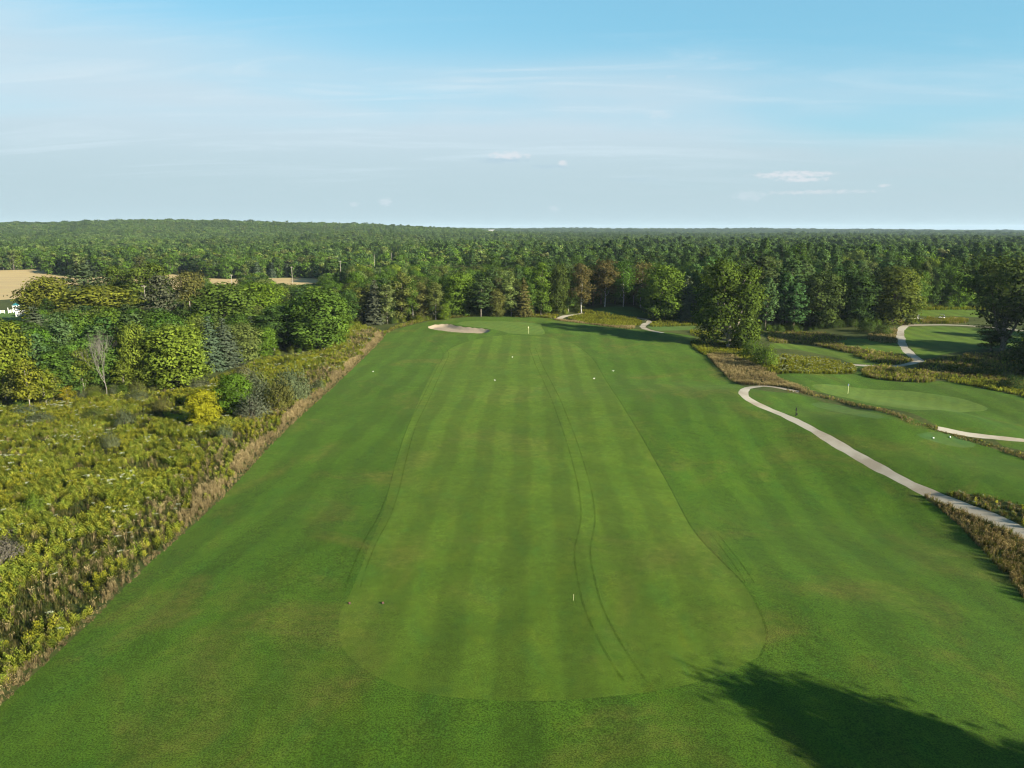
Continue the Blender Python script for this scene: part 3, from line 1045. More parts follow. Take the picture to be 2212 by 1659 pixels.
KINDS = {
    'maple': [broadleaf(s, 16, 5.6, .04, 15, 10500, .265, 'round', .115) for s in (11, 12, 13)],
    'oak': [broadleaf(21, 17, 6.2, .05, 18, 13000, .25, 'twin', .095, .22, .42, 'bark_light', fork=True), broadleaf(22, 17, 6.6, .40, 13, 9000, .26, 'wide', .11, .12, .36, 'bark_light', fork=True)],
    'aspen': [broadleaf(s, 17, 3.0, .10, 12, 4600, .24, 'column', .18, .12, .15, 'bark_light') for s in (31, 32, 33)],
    'birch': [broadleaf(s, 18, 4.2, .26, 11, 4600, .24, 'round', .16, .15, .17, 'birch') for s in (41, 42)],
    'sapling': [broadleaf(s, 9, 1.9, .24, 9, 1900, .17, 'round', .2, .2, .05, 'bark_light') for s in (51, 52)],
    'spruce': [spruce(s) for s in (61, 62)],
    'cedar': [spruce(63, 13, 2.1, 24, .26, .03, .1, 1.2)],
    'pine': [pine(s) for s in (71, 72, 73)],
    'shrub': [shrub(s) for s in (81, 82, 83)],
}
DIMS = {}
PROTO = {}
for k, vs in KINDS.items():
    PROTO[k] = []
    for c, w, bark in vs:
        PROTO[k].append((crown_me('crown', c, M['leaf']), wood_me('trunk', w, M[bark])))
        DIMS.setdefault(k, []).append((c[0][:, 2].max(), np.percentile(np.abs(c[0][:, :2]), 97)))
BARE = []
for s, (hh, sp) in enumerate([(13, .30), (12, .38), (9, .42)]):
    b, tr_ = bare_tree(91 + s, hh, sp)
    BARE.append((wood_me('branches', b, M['bark_dead']), wood_me('trunk', tr_, M['bark_dead']), b[0][:, 2].max(), np.percentile(np.abs(b[0][:, :2]), 97)))

TREE_NAME = {'maple': 'maple_tree', 'oak': 'oak_tree', 'aspen': 'aspen_tree', 'birch': 'birch_tree', 'sapling': 'sapling', 'spruce': 'spruce_tree', 'cedar': 'cedar_tree', 'pine': 'pine_tree', 'shrub': 'shrub'}
# foliage colours
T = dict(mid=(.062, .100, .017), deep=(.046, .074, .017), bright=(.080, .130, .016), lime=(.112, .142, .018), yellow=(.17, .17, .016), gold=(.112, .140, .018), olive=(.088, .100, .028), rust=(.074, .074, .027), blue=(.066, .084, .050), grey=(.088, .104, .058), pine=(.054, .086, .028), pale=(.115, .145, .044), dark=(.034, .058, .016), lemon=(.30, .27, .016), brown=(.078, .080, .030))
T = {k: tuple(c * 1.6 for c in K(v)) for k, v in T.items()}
TREES = []           # footprints of every tree placed by hand


def put_tree(kind, x, y, h, w, tint, label, group=None, rz=None, var=None, cat=None):
    r_ = random.random()
    i = int(r_ * len(PROTO[kind])) if var is None else var
    ch, cw = DIMS[kind][i]
    crown, trunk = PROTO[kind][i]
    t = empty(TREE_NAME[kind], (x, y, tz(x, y) - .05), random.uniform(0, 6.28) if rz is None else rz)
    t.scale = (w / 2 / cw, w / 2 / cw, h / ch)
    tag(t, label, cat or ('shrub' if kind == 'shrub' else 'tree'), group)
    c = link('crown', crown, t)
    j = [random.uniform(.88, 1.12) for _ in range(3)]
    c.color = (*[a * b for a, b in zip(tint, j)], 1)
    link('trunk' if kind != 'shrub' else 'stems', trunk, t)
    TREES.append((x, y, w / 2))
    return t


def tree(kind, px, py, top, wpx, tint, label, group=None, **kw):
    x, y = at(px, py)
    z = tz(x, y)
    _, _, dep = to_px(x, y, z)
    h = (py - top) * dep / FPX / math.cos(PITCH) * 1.02
    w = wpx * dep / FPX
    return put_tree(kind, x, y, h, w, T[tint] if isinstance(tint, str) else tint, label, group, **kw)


def bare(i, px, py, top, wpx, label):
    x, y = at(px, py)
    z = tz(x, y)
    _, _, dep = to_px(x, y, z)
    br, tr_, ch, cw = BARE[i]
    t = empty('dead_tree', (x, y, z - .05), random.uniform(0, 6))
    w, h = wpx * dep / FPX, (py - top) * dep / FPX / math.cos(PITCH)
    t.scale = (w / 2 / cw, w / 2 / cw, h / ch)
    tag(t, label, 'tree', 'bare grey trees')
    link('branches', br, t); link('trunk', tr_, t)
    TREES.append((x, y, w / 3))


GL, GB, GR = 'trees along the meadow', 'trees behind the raised green', 'trees round the lower green'
# left: above the meadow
tree('maple', 108, 716, 596, 106, 'lime', 'large yellow green maple beside the white gazebo', GL, var=0)
tree('maple', 226, 724, 614, 142, 'gold', 'broad golden topped maple between the grey pine and the spruces', GL, var=1)
tree('pine', 193, 690, 575, 86, K((.100, .128, .070)), 'grey green pine in front of the tan field', GL, var=0)
tree('maple', 262, 682, 572, 58, 'mid', 'dark round tree next to the grey green pine', GL)
tree('maple', 330, 690, 570, 92, 'mid', 'olive tree standing against the far field', GL)
tree('pine', 358, 748, 600, 70, K((.100, .128, .070)), 'tall grey green conifer by the utility pole', GL, var=1)
tree('maple', 418, 690, 584, 66, 'olive', 'olive green tree right of the tall grey conifer', GL)
tree('maple', 492, 748, 613, 132, 'mid', 'large deep green maple above the blue spruces', GL, var=2)
tree('maple', 570, 722, 607, 96, 'bright', 'leafy green tree between the two large maples', GL)
tree('maple', 690, 752, 620, 122, 'mid', 'great rounded maple nearest the raised green', GL, var=0, rz=.6)
tree('maple', 728, 744, 640, 58, 'bright', 'bright green flank tree leaning on the great rounded maple', GL)
tree('aspen', 593, 758, 666, 60, 'deep', 'drooping dark green tree left of the great rounded maple', GL)
tree('maple', 575, 768, 704, 46, 'bright', 'small fresh green maple below the drooping dark tree', GL)
tree('maple', 389, 836, 696, 116, 'lime', 'bright round tree left of the blue spruces', GL, var=1, rz=2.2)
tree('spruce', 458, 800, 686, 58, 'blue', 'slimmer of the two blue spruces', GL)
tree('spruce', 488, 792, 691, 68, 'blue', 'wider of the two blue spruces', GL)
tree('spruce', 86, 778, 666, 80, 'blue', 'blue spruce in front of the white gazebo', GL)
tree('maple', 300, 838, 698, 66, 'lime', 'narrow leafy tree with orange tinged top by the large bare tree', GL)
tree('maple', 175, 802, 672, 80, 'mid', 'green tree behind the leaning bare tree', GL)
tree('maple', 246, 792, 668, 92, 'bright', 'green rounded tree behind the large bare tree', GL)
tree('maple', 24, 868, 692, 96, 'lime', 'big pale green tree at the edge beside the saplings', GL, var=2)
tree('maple', -42, 880, 720, 100, 'lime', 'pale green tree cut by the edge of the view', GL)
tree('maple', 60, 838, 730, 70, 'pale', 'pale leafy tree between the edge tree and the spruce', GL)
tree('maple', 330, 800, 725, 56, 'deep', 'dark tree in the gap beside the bright round tree', GL)
tree('pine', 318, 775, 672, 62, 'deep', 'shadowed conifer above the bright round tree', GL)
for (px, py, top, w, tint, lab) in [
        (183, 853, 752, 52, 'gold', 'slender yellowing sapling with a long pale trunk'), (270, 846, 772, 44, 'gold', 'yellowing sapling just right of the large bare tree'),
        (100, 880, 788, 46, 'lime', 'thin sapling in the middle of the sapling row'), (118, 874, 800, 34, 'gold', 'small sapling behind the thin middle sapling'),
        (148, 875, 832, 30, 'yellow', 'shortest bright yellow sapling'), (66, 889, 765, 48, 'lime', 'tall sapling nearest the meadow shrubs'),
        (15, 876, 776, 52, 'gold', 'forked sapling at the edge of the view'), (40, 884, 800, 40, 'olive', 'olive sapling beside the forked sapling')]:
    tree('sapling', px, py, top, w, tint, lab, 'saplings at the head of the meadow')
bare(0, 231, 858, 708, 66, 'large bare grey tree standing among the saplings')
bare(1, 139, 838, 740, 56, 'leaning bare tree beside the dark gap')
bare(2, 2036, 655, 574, 74, 'bare grey crown in the wood above the golfer')
# willows and lone shrubs of the meadow
GS = 'shrubs in the meadow'
for (px, py, top, w, tint, lab) in [
        (548, 905, 836, 76, 'grey', 'nearest grey willow of the willow clump'), (556, 868, 792, 66, 'grey', 'grey willow behind the nearest one'), (604, 884, 798, 62, 'olive', 'olive willow in the middle of the clump'),
        (640, 868, 782, 60, 'grey', 'tall grey willow at the fairway end of the clump'), (524, 828, 780, 54, 'grey', 'back willow of the clump with bare stems'), (622, 852, 786, 50, 'grey', 'willow between the tall grey one and the olive one'),
        (690, 842, 816, 30, 'grey', 'small dark shrub alone by the dry grass edge'), (88, 914, 886, 62, 'grey', 'low dark shrub below the saplings'), (52, 898, 872, 58, 'grey', 'low grey shrub under the tall sapling'),
        (270, 922, 872, 42, 'blue', 'small bluish bush with a dark hollow beside it'), (242, 968, 925, 42, 'grey', 'grey green bush below the bluish bush'), (76, 1108, 1050, 42, 'bright', 'fresh green bush alone in the goldenrod'),
        (430, 842, 812, 46, 'grey', 'silvery shrub behind the yellow tree'), (300, 868, 838, 60, 'grey', 'twiggy pale shrub under the bright round tree'), (486, 950, 908, 34, 'grey', 'faded shrub in front of the willow clump'),
        (352, 888, 850, 40, 'olive', 'low olive shrub left of the yellow tree'), (205, 905, 878, 50, 'olive', 'brushy mound right of the low dark shrub')]:
    tree('shrub', px, py, top, w, tint, lab, GS)
tree('maple', 508, 894, 802, 66, 'bright', 'bright green young maple against the willow clump', GL, var=1)
tree('maple', 441, 921, 836, 58, K((.34, .32, .02)), 'small bright yellow tree alone in the meadow', GL, var=0)
tree('shrub', 14, 1216, 1140, 72, K((.165, .15, .115)), 'half dead grey twiggy bush at the edge of the view', GS)
# behind the raised green
for (k, px, py, top, w, tint, lab) in [
        ('aspen', 837, 699, 616, 38, 'pale', 'pale green aspen behind the meadow corner'), ('aspen', 870, 695, 588, 46, 'olive', 'tall grey green aspen with a bare lower trunk'),
        ('birch', 892, 694, 608, 34, 'mid', 'slim birch with one thin white stem'), ('aspen', 909, 692, 608, 38, 'olive', 'aspen just right of the slim white stem'), ('aspen', 941, 691, 610, 36, 'olive', 'dark aspen beside the black gap'),
        ('spruce', 812, 700, 608, 44, 'blue', 'grey spruce left of the pale aspen'), ('aspen', 783, 698, 622, 46, 'olive', 'olive tree left of the grey spruce'), ('maple', 758, 700, 626, 44, 'deep', 'shaded tree right of the great rounded maple'),
        ('maple', 991, 684, 586, 68, 'bright', 'bright green maple behind the sand bunker'), ('pine', 1040, 684, 600, 52, 'pine', 'pine right of the bright green maple'), ('cedar', 1131, 685, 603, 34, 'olive', 'pointed light conifer behind the flag'),
        ('aspen', 1104, 684, 592, 40, 'pale', 'pale tree left of the pointed conifer'), ('aspen', 1168, 682, 571, 40, 'mid', 'narrow tree with a yellow streak above the flag'), ('maple', 1204, 679, 569, 46, 'deep', 'dark tree beside the narrow yellow streaked one'),
        ('birch', 1256, 676, 570, 50, 'rust', 'rust coloured birch near the gravel path end'), ('birch', 1306, 663, 560, 56, 'rust', 'tall rusty birch with a bright white trunk'), ('birch', 1346, 662, 564, 48, 'mid', 'green birch between the rusty birch and the double white trunk'),
        ('birch', 1384, 665, 566, 52, 'olive', 'birch with double white trunk at the far tee'), ('aspen', 1228, 676, 584, 36, 'deep', 'dark narrow tree left of the rust coloured birch'), ('maple', 1072, 684, 622, 38, 'olive', 'low olive tree behind the middle of the green'),
        ('maple', 1429, 690, 571, 84, 'bright', 'bright green maple by the curl of path'), ('spruce', 1482, 694, 600, 48, 'blue', 'blue grey spruce right of the bright path maple'), ('maple', 960, 690, 655, 26, 'bright', 'small fresh shrub tree below the bunker maple')]:
    tree(k, px, py, top, w, tint, lab, GB)
# right: the dark tints hold some of the wood's shade
tree('oak', 1573, 752, 560, 124, K((.074, .140, .020)), 'lone broad tree with pale split trunk casting the long shadow', GR, var=0, rz=-.2)
tree('maple', 1926, 700, 577, 100, K((.098, .140, .028)), 'rounded tree inside the bend of the looping path', GR, var=2)
tree('oak', 2165, 760, 556, 160, K((.095, .120, .034)), 'big dark tree with leaning pale trunk by the mown bank', GR, var=1)
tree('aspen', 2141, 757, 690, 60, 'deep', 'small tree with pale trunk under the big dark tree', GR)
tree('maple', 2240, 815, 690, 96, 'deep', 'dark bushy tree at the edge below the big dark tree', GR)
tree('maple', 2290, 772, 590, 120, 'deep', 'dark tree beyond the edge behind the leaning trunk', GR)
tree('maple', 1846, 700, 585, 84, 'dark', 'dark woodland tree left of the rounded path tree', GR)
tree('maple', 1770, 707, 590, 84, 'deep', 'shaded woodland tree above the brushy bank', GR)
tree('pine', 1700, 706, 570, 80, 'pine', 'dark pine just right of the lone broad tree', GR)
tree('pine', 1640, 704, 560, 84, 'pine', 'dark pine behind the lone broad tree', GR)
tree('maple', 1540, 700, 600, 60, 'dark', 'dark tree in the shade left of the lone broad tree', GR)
for (px, py, top, w, tint, lab) in [
        (1622, 770, 728, 40, 'mid', 'leafy shrub at the foot of the lone broad tree'), (1656, 792, 738, 44, 'bright', 'tall green shrub beside the tan slope'), (1600, 752, 718, 40, 'mid', 'bush tucked against the pale split trunk'), (1640, 782, 742, 34, 'deep', 'dark bush between the two green shrubs'),
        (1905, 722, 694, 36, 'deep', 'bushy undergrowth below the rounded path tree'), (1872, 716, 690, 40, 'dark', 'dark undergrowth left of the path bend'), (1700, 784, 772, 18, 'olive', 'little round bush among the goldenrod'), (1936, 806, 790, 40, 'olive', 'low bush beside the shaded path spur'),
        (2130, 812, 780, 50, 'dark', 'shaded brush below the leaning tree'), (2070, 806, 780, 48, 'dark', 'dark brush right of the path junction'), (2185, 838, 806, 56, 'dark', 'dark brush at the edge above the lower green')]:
    tree('shrub', px, py, top, w, tint, lab, 'shrubs round the lower green')
# beyond the view to the right and behind: they throw the shadows seen on the turf and the lower green
for (x, y, h, w, k) in [(63.5, 20, 24, 10, 'maple'), (74, 11.5, 25, 13, 'maple'), (86, 3, 26, 14, 'maple'), (67.5, 12, 20.5, 11, 'maple'), (79, 7, 24, 12, 'maple'), (62, 9, 18.5, 8, 'maple'), (57, 13, 17.5, 7, 'maple'), (54, 22.3, 17.2, 8, 'maple'), (58.5, 19.5, 18, 9, 'maple'), (50, 19, 15.5, 4, 'aspen'), (61, 3, 17, 8, 'maple'), (41, 17.5, 14.5, 3, 'aspen')]:
    put_tree(k, x, y, h, w, T['mid'], 'tree outside the view whose shadow falls across the near turf', 'trees beyond the edge of the view')
for i in range(16):
    px, py = 2255 + random.uniform(0, 330), random.uniform(735, 850)
    x, y = at(px, py)
    put_tree(random.choice(['maple', 'oak', 'pine']), x, y, random.uniform(13, 21), random.uniform(9, 13), T['deep'], 'tree outside the view shading the lower green', 'trees beyond the edge of the view')


# ------------------------------------------------------------------ scattering uncountable growth (one object each)
def scatter(name, pos, rot, scl, idx, tint, meshes, label, cat):
    me = bpy.data.meshes.new(name)
    n = len(pos)
    me.vertices.add(n)
    me.vertices.foreach_set('co', np.ascontiguousarray(pos, np.float32).ravel())
    for nm, ty, key, data in (('rot', 'FLOAT_VECTOR', 'vector', rot), ('scl', 'FLOAT_VECTOR', 'vector', scl), ('idx', 'INT', 'value', idx), ('tint', 'FLOAT_COLOR', 'color', tint)):
        a = me.attributes.new(nm, ty, 'POINT')
        a.data.foreach_set(key, np.ascontiguousarray(data, np.int32 if ty == 'INT' else np.float32).ravel())
    o = link(name, me)
    tag(o, label, cat, None, 'stuff')
    ng = bpy.data.node_groups.new(name, 'GeometryNodeTree')
    ng.interface.new_socket('Geometry', in_out='INPUT', socket_type='NodeSocketGeometry')
    ng.interface.new_socket('Geometry', in_out='OUTPUT', socket_type='NodeSocketGeometry')
    N, L = ng.nodes, ng.links
    gi, go = N.new('NodeGroupInput'), N.new('NodeGroupOutput')
    jn = N.new('GeometryNodeJoinGeometry')
    for m in reversed(meshes):                 # a join keeps the last link first
        po = bpy.data.objects.new(m.name, m)
        oi = N.new('GeometryNodeObjectInfo')
        oi.inputs['Object'].default_value = po
        g2 = N.new('GeometryNodeGeometryToInstance')
        L.new(oi.outputs['Geometry'], g2.inputs[0])
        L.new(g2.outputs[0], jn.inputs[0])
    ip = N.new('GeometryNodeInstanceOnPoints')
    ip.inputs['Pick Instance'].default_value = True
    L.new(gi.outputs[0], ip.inputs['Points'])
    L.new(jn.outputs[0], ip.inputs['Instance'])

    def attr(nm, ty):
        a = N.new('GeometryNodeInputNamedAttribute')
        a.data_type = ty
        a.inputs[0].default_value = nm
        return next(s for s in a.outputs if s.enabled)
    L.new(attr('idx', 'INT'), ip.inputs['Instance Index'])
    L.new(attr('rot', 'FLOAT_VECTOR'), ip.inputs['Rotation'])
    L.new(attr('scl', 'FLOAT_VECTOR'), ip.inputs['Scale'])
    L.new(ip.outputs[0], go.inputs[0])
    md = o.modifiers.new('scatter', 'NODES')
    md.node_group = ng
    return o


def full_tree(name, data, bark):
    (v, nr, var), (tv, tf), _ = data
    n = len(v) // 4
    fl = np.concatenate([np.arange(n * 4), (tf + len(v)).ravel()])
    wn = np.concatenate([nr, unit(tv * np.array([1, 1, 0]) + 1e-6)])
    mi = np.concatenate([np.zeros(n), np.ones(len(tf))])
    va = np.concatenate([var, np.zeros(len(tf))])
    return fast_mesh(name, np.concatenate([v, tv]), fl, 4, [M['leaf_i'], bark], mi, wn, va)


# the forest: mid-distance stock, then lighter far stock
NEARK = ['maple', 'aspen', 'spruce', 'pine', 'cedar', 'birch']
STOCK, SDIM, NEAR_I, FAR_I = [], [], {}, {}
for k in NEARK:
    for j, d in enumerate(KINDS[k]):
        NEAR_I.setdefault(k, []).append(len(STOCK))
        STOCK.append(full_tree('woodland_' + k, d, M[d[2]])); SDIM.append(DIMS[k][j])
FAR = {'maple': [broadleaf(s, 16, 5.6, .08, 10, 1100, .60, 'round', .15) for s in (111, 112, 113)], 'aspen': [broadleaf(121, 17, 3.2, .2, 9, 380, .72, 'column', .2)],
       'spruce': [spruce(131, 15, 3.2, 15, .62)], 'pine': [pine(s, 20, 4.8, 11, .66, .12) for s in (141, 142)]}
for k, vs in FAR.items():
    for d in vs:
        FAR_I.setdefault(k, []).append(len(STOCK))
        STOCK.append(full_tree('distant_' + k, d, M['bark']))
        SDIM.append((d[0][0][:, 2].max(), np.percentile(np.abs(d[0][0][:, :2]), 97)))
FAR_I['cedar'], FAR_I['birch'] = FAR_I['spruce'], FAR_I['aspen']

OPEN = [ats([(-900, 2300), (-900, 900), (-200, 893), (0, 880), (200, 856), (340, 842), (450, 803), (560, 772), (640, 760), (745, 706), (850, 700), (940, 693), (1000, 685), (1200, 680), (1240, 676), (1270, 666), (1400, 666),
             (1420, 692), (1490, 696), (1540, 706), (1650, 714), (1850, 704), (1905, 702), (1940, 690), (1985, 668), (2140, 667), (2300, 668), (2900, 690), (3400, 800), (3400, 2300)]),
        POLY['stubble_field'][0], ats([(-700, 640), (40, 640), (150, 646), (120, 660), (60, 704), (-160, 706), (-700, 720)])]
CLOSE = [ats([(40, 640), (430, 628), (700, 612), (760, 640), (430, 680), (160, 690)])]     # lower growth in front of the field


GAPS = [(-60, 650, 64, 690, 335), (-60, 586, 105, 600, 600), (-60, 600, 58, 646, 380), (100, 597, 168, 612, 520), (372, 594, 398, 622, 480), (466, 604, 512, 612, 540), (600, 604, 620, 610, 540), (645, 604, 685, 610, 540),
        (317, 620, 323, 646, 250), (411, 654, 417, 672, 250), (500, 596, 506, 608, 380), (630, 580, 635, 606, 500), (735, 568, 740, 606, 500), (808, 554, 813, 576, 580), (845, 550, 850, 562, 700)]


def jitter(r0, r1, step, half=44):
    n = int(r1 * 2 / step)
    gx, gy = np.meshgrid(np.arange(-r1, r1, step), np.arange(max(0, r0 * .5), r1, step))
    x = (gx + rng.uniform(-.46, .46, gx.shape) * step).ravel()
    y = (gy + rng.uniform(-.46, .46, gy.shape) * step).ravel()
    r, a = np.hypot(x, y), np.degrees(np.arctan2(x, y))
    m = (r >= r0) & (r < r1) & (np.abs(a) < half)
    return x[m], y[m]


def forest():
    X, Y, ST = [], [], []
    for r0, r1, st in ((120, 430, 5.6), (430, 950, 6.8), (950, 2300, 10.5), (2300, 4600, 21), (4600, 9500, 42)):
        x, y = jitter(r0, r1, st, 42 if r0 < 400 else 39)
        X.append(x); Y.append(y); ST.append(np.full(len(x), st))
    x, y, st = np.concatenate(X), np.concatenate(Y), np.concatenate(ST)
    keep = np.ones(len(x), bool)
    for p in OPEN:
        keep &= ~inside(x, y, p)
    fp = np.array(TREES)
    near = np.hypot(x, y) < 460
    d = np.full(len(x), 99.0)
    xn, yn = x[near], y[near]
    dn = ((xn[:, None] - fp[None, :, 0]) ** 2 + (yn[:, None] - fp[None, :, 1]) ** 2) ** .5 - fp[None, :, 2]
    d[near] = dn.min(1)
    keep &= d > 1.2
    x, y, st = x[keep], y[keep], st[keep]
    z = terrain(x, y)
    px, py, dep = to_px(x, y, z)
    r = np.hypot(x, y)
    n = len(x)
    low = np.zeros(n, bool)
    for p in CLOSE:
        low |= inside(x, y, p)
    right = sstep(900, 1350, px)                       # pine woods towards the right, mixed growth to the left
    patch = vnoise(x, y, 130, 11)
    patch2 = vnoise(x, y, 45, 12)
    kinds = np.array(['maple', 'aspen', 'spruce', 'pine', 'cedar', 'birch'])
    pw = np.stack([.60 - .12 * right + .25 * (patch2 - .5), .12 - .02 * right, .10 - .07 * right + .22 * np.clip(patch - .6, 0, 1), .10 + .22 * right + .4 * (patch - .5), .05 - .03 * right, .07 - .02 * right], 1)
    pw = np.clip(pw, .01, 1); pw /= pw.sum(1, keepdims=True)
    u = rng.rand(n)
    ki = (u[:, None] > np.cumsum(pw, 1)).sum(1).clip(0, 5)
    base_h = np.array([14.8, 15.2, 13, 17, 11, 15])[ki]
    h = base_h * rng.normal(1, .13, n).clip(.68, 1.38)
    h *= np.where(low, .62, 1) * np.where((px < 760) & (r < 420), .80, 1) * np.where((px > 1480) & (r < 520), 1.22, 1)
    h *= .88 + .24 * vnoise(x, y, 60, 13)
    w = np.array([9.2, 6.2, 5.6, 8.6, 4.2, 7.4])[ki] * rng.normal(1, .15, n).clip(.65, 1.4)
    big = np.where(st > 9, st / 8.2, 1)
    w = w * np.minimum(big, 4.6)
    pal = {0: [T['mid'], T['mid'], T['deep'], T['olive'], T['bright'], T['mid'], T['mid'], T['pale'], T['lime']], 1: [T['olive'], T['pale'], T['mid'], T['olive']], 2: [T['blue'], T['blue'], T['deep']],
           3: [T['pine'], T['pine'], T['pine'], T['deep']], 4: [T['olive'], T['mid']], 5: [T['mid'], T['olive'], T['brown'], T['mid']]}
    tint = np.array([pal[k][rng.randint(len(pal[k]))] for k in ki])
    rare = rng.rand(n)
    tint[(rare < .005) & (ki == 0)] = T['rust']
    tint[(rare > .994) & (ki == 0)] = T['yellow']
    tint = tint * (1 - .55 * sstep(450, 1300, r))[:, None] + tint.mean(0) * (.55 * sstep(450, 1300, r))[:, None]
    tint = tint * np.array([.90, 1.0, 1.04])
    # one stand of trees differs from the next; the left hills are lighter hardwoods
    tint *= (.80 + .42 * vnoise(x, y, 90, 14))[:, None]
    warm = (1 - right) * np.clip(patch2 * 1.4 - .2, 0, 1)
    tint = tint * (1 + warm[:, None] * np.array([.07, .10, .0]))
    tint *= 1 + rng.normal(0, 1, (n, 1)).clip(-2.2, 2.2) * (.10 - .05 * sstep(450, 1200, r))[:, None]
    idx = np.array([(NEAR_I if r[i] < 470 else FAR_I)[kinds[ki[i]]][rng.randint(9) % len((NEAR_I if r[i] < 470 else FAR_I)[kinds[ki[i]]])] for i in range(n)])
    sd = np.array(SDIM)[idx]
    scl = np.stack([w / 2 / sd[:, 1], w / 2 / sd[:, 1], h / sd[:, 0]], 1)
    rot = np.stack([rng.normal(0, .03, n), rng.normal(0, .03, n), rng.uniform(0, 6.283, n)], 1)
    # gaps through which the photograph shows the field, the fence and the poles stay free of crowns
    clear = np.zeros(n, bool)
    hw = w / 2 * FPX / dep
    tp = py - h * FPX / dep
    for a0, b0, a1, b1, far in GAPS:
        clear |= (px + hw * .9 > a0) & (px - hw * .9 < a1) & (py > b1 - 3) & (tp < b1 - 1)
    px = np.where(clear, -9999, px)
    # those that show largest become trees of their own
    size = h / dep
    cand = np.where((px > -10) & (px < 2222) & (r < 430))[0]
    cand = cand[np.argsort(-(size[cand]))][:150]
    solo = np.zeros(n, bool)
    solo[cand] = True
    put_solo(x, y, z, h, w, kinds[ki], tint, px, py, cand)
    k = ~solo & ~clear
    pos = np.stack([x, y, z - .1], 1)
    tint4 = np.concatenate([tint, np.ones((n, 1))], 1)
    scatter('forest', pos[k], rot[k], scl[k], idx[k], tint4[k], STOCK, 'dense mixed forest stretching to the horizon beyond the course', 'forest')
    print('forest trees', int(k.sum()))


def put_solo(x, y, z, h, w, kind, tint, px, py, cand):
    spots = [(0, 180, 'between the yellow maples and the tan field'), (180, 330, 'behind the grey green pine'), (330, 470, 'round the tall grey conifer'), (470, 620, 'behind the deep green maple'),
             (620, 760, 'behind the great rounded maple'), (760, 880, 'behind the pale aspen'), (880, 1000, 'behind the sand bunker'), (1000, 1150, 'behind the raised green'), (1150, 1290, 'behind the rusty birch row'),
             (1290, 1420, 'in the wood above the far tee'), (1420, 1490, 'behind the bright path maple'), (1490, 1545, 'left of the lone broad tree'), (1545, 1600, 'straight behind the lone broad tree'), (1600, 1650, 'just right of the lone broad tree'), (1650, 1700, 'above the goldenrod patch'), (1700, 1770, 'above the shaded lower fairway'), (1770, 1850, 'above the brushy bank'),
             (1850, 1990, 'in the wood behind the rounded path tree'), (1990, 2110, 'in the wood above the golfer'), (2110, 2300, 'in the wood behind the leaning trunk')]
    tone = lambda c: ('rust tinged' if c[0] > c[1] * .95 and c[1] < .1 else 'yellow' if c[0] > c[1] * .82 and c[1] > .09 else 'dark green' if c[1] < .055 else 'bright green' if c[1] > .10 else 'blue green' if c[2] > c[0] * .75 else 'mid green')
    seen = {}
    for i in cand:
        k = str(kind[i])
        spot = next((s for a, b, s in spots if a <= px[i] < b), 'at the edge of the view')
        size = 'tall ' if h[i] > 18.5 else 'small ' if h[i] < 10.5 else ''
        row = 'front ' if py[i] > 676 else 'rear '
        nm = {'maple': 'rounded leafy tree', 'aspen': 'narrow leafy tree', 'spruce': 'pointed spruce', 'pine': 'feathery pine', 'cedar': 'slim cedar', 'birch': 'loose crowned birch'}[k]
        lab = f'{row}{size}{tone(tint[i])} {nm} {spot}'
        seen.setdefault((lab, k, spot), []).append(i)
    nth = ['leftmost', 'second', 'third', 'fourth', 'fifth', 'sixth', 'seventh', 'eighth', 'ninth', 'tenth', 'eleventh', 'twelfth', 'thirteenth', 'fourteenth', 'fifteenth', 'sixteenth', 'seventeenth', 'eighteenth', 'nineteenth', 'twentieth']
    for (lab, k, spot), ii in seen.items():
        ii = sorted(ii, key=lambda q: px[q])
        for n_, i in enumerate(ii):
            put_tree(k, x[i], y[i], h[i], w[i], tuple(tint[i]), lab if len(ii) == 1 else f'{nth[min(n_, 19)]} {lab}', 'woodland trees ' + spot)


forest()


# ------------------------------------------------------------------ meadow and rough-grass plants
def blades(n, h, spread, width, r, lean=.35, up=0.0):
    v, nr = [], []
    for i in range(n):
        a = r.uniform(0, 6.283)
        b = np.array([math.cos(a), math.sin(a), 0]) * r.uniform(0, spread)
        d = np.array([math.cos(a), math.sin(a), 0]) * lean * r.uniform(.2, 1.2) * h
        hh = h * r.uniform(.6, 1.1)
        s = np.array([-math.sin(a), math.cos(a), 0]) * width
        mid = b + d * .35 + (0, 0, hh * .6)
        tip = b + d + (0, 0, hh)
        v += [b - s, b + s, mid + s * .8, mid - s * .8, mid - s * .8, mid + s * .8, tip + s * .15, tip - s * .15]
        nn = unit(np.array([math.cos(a) * .8, math.sin(a) * .8, .6]))
        nr += [nn] * 8
    return np.array(v), np.array(nr)


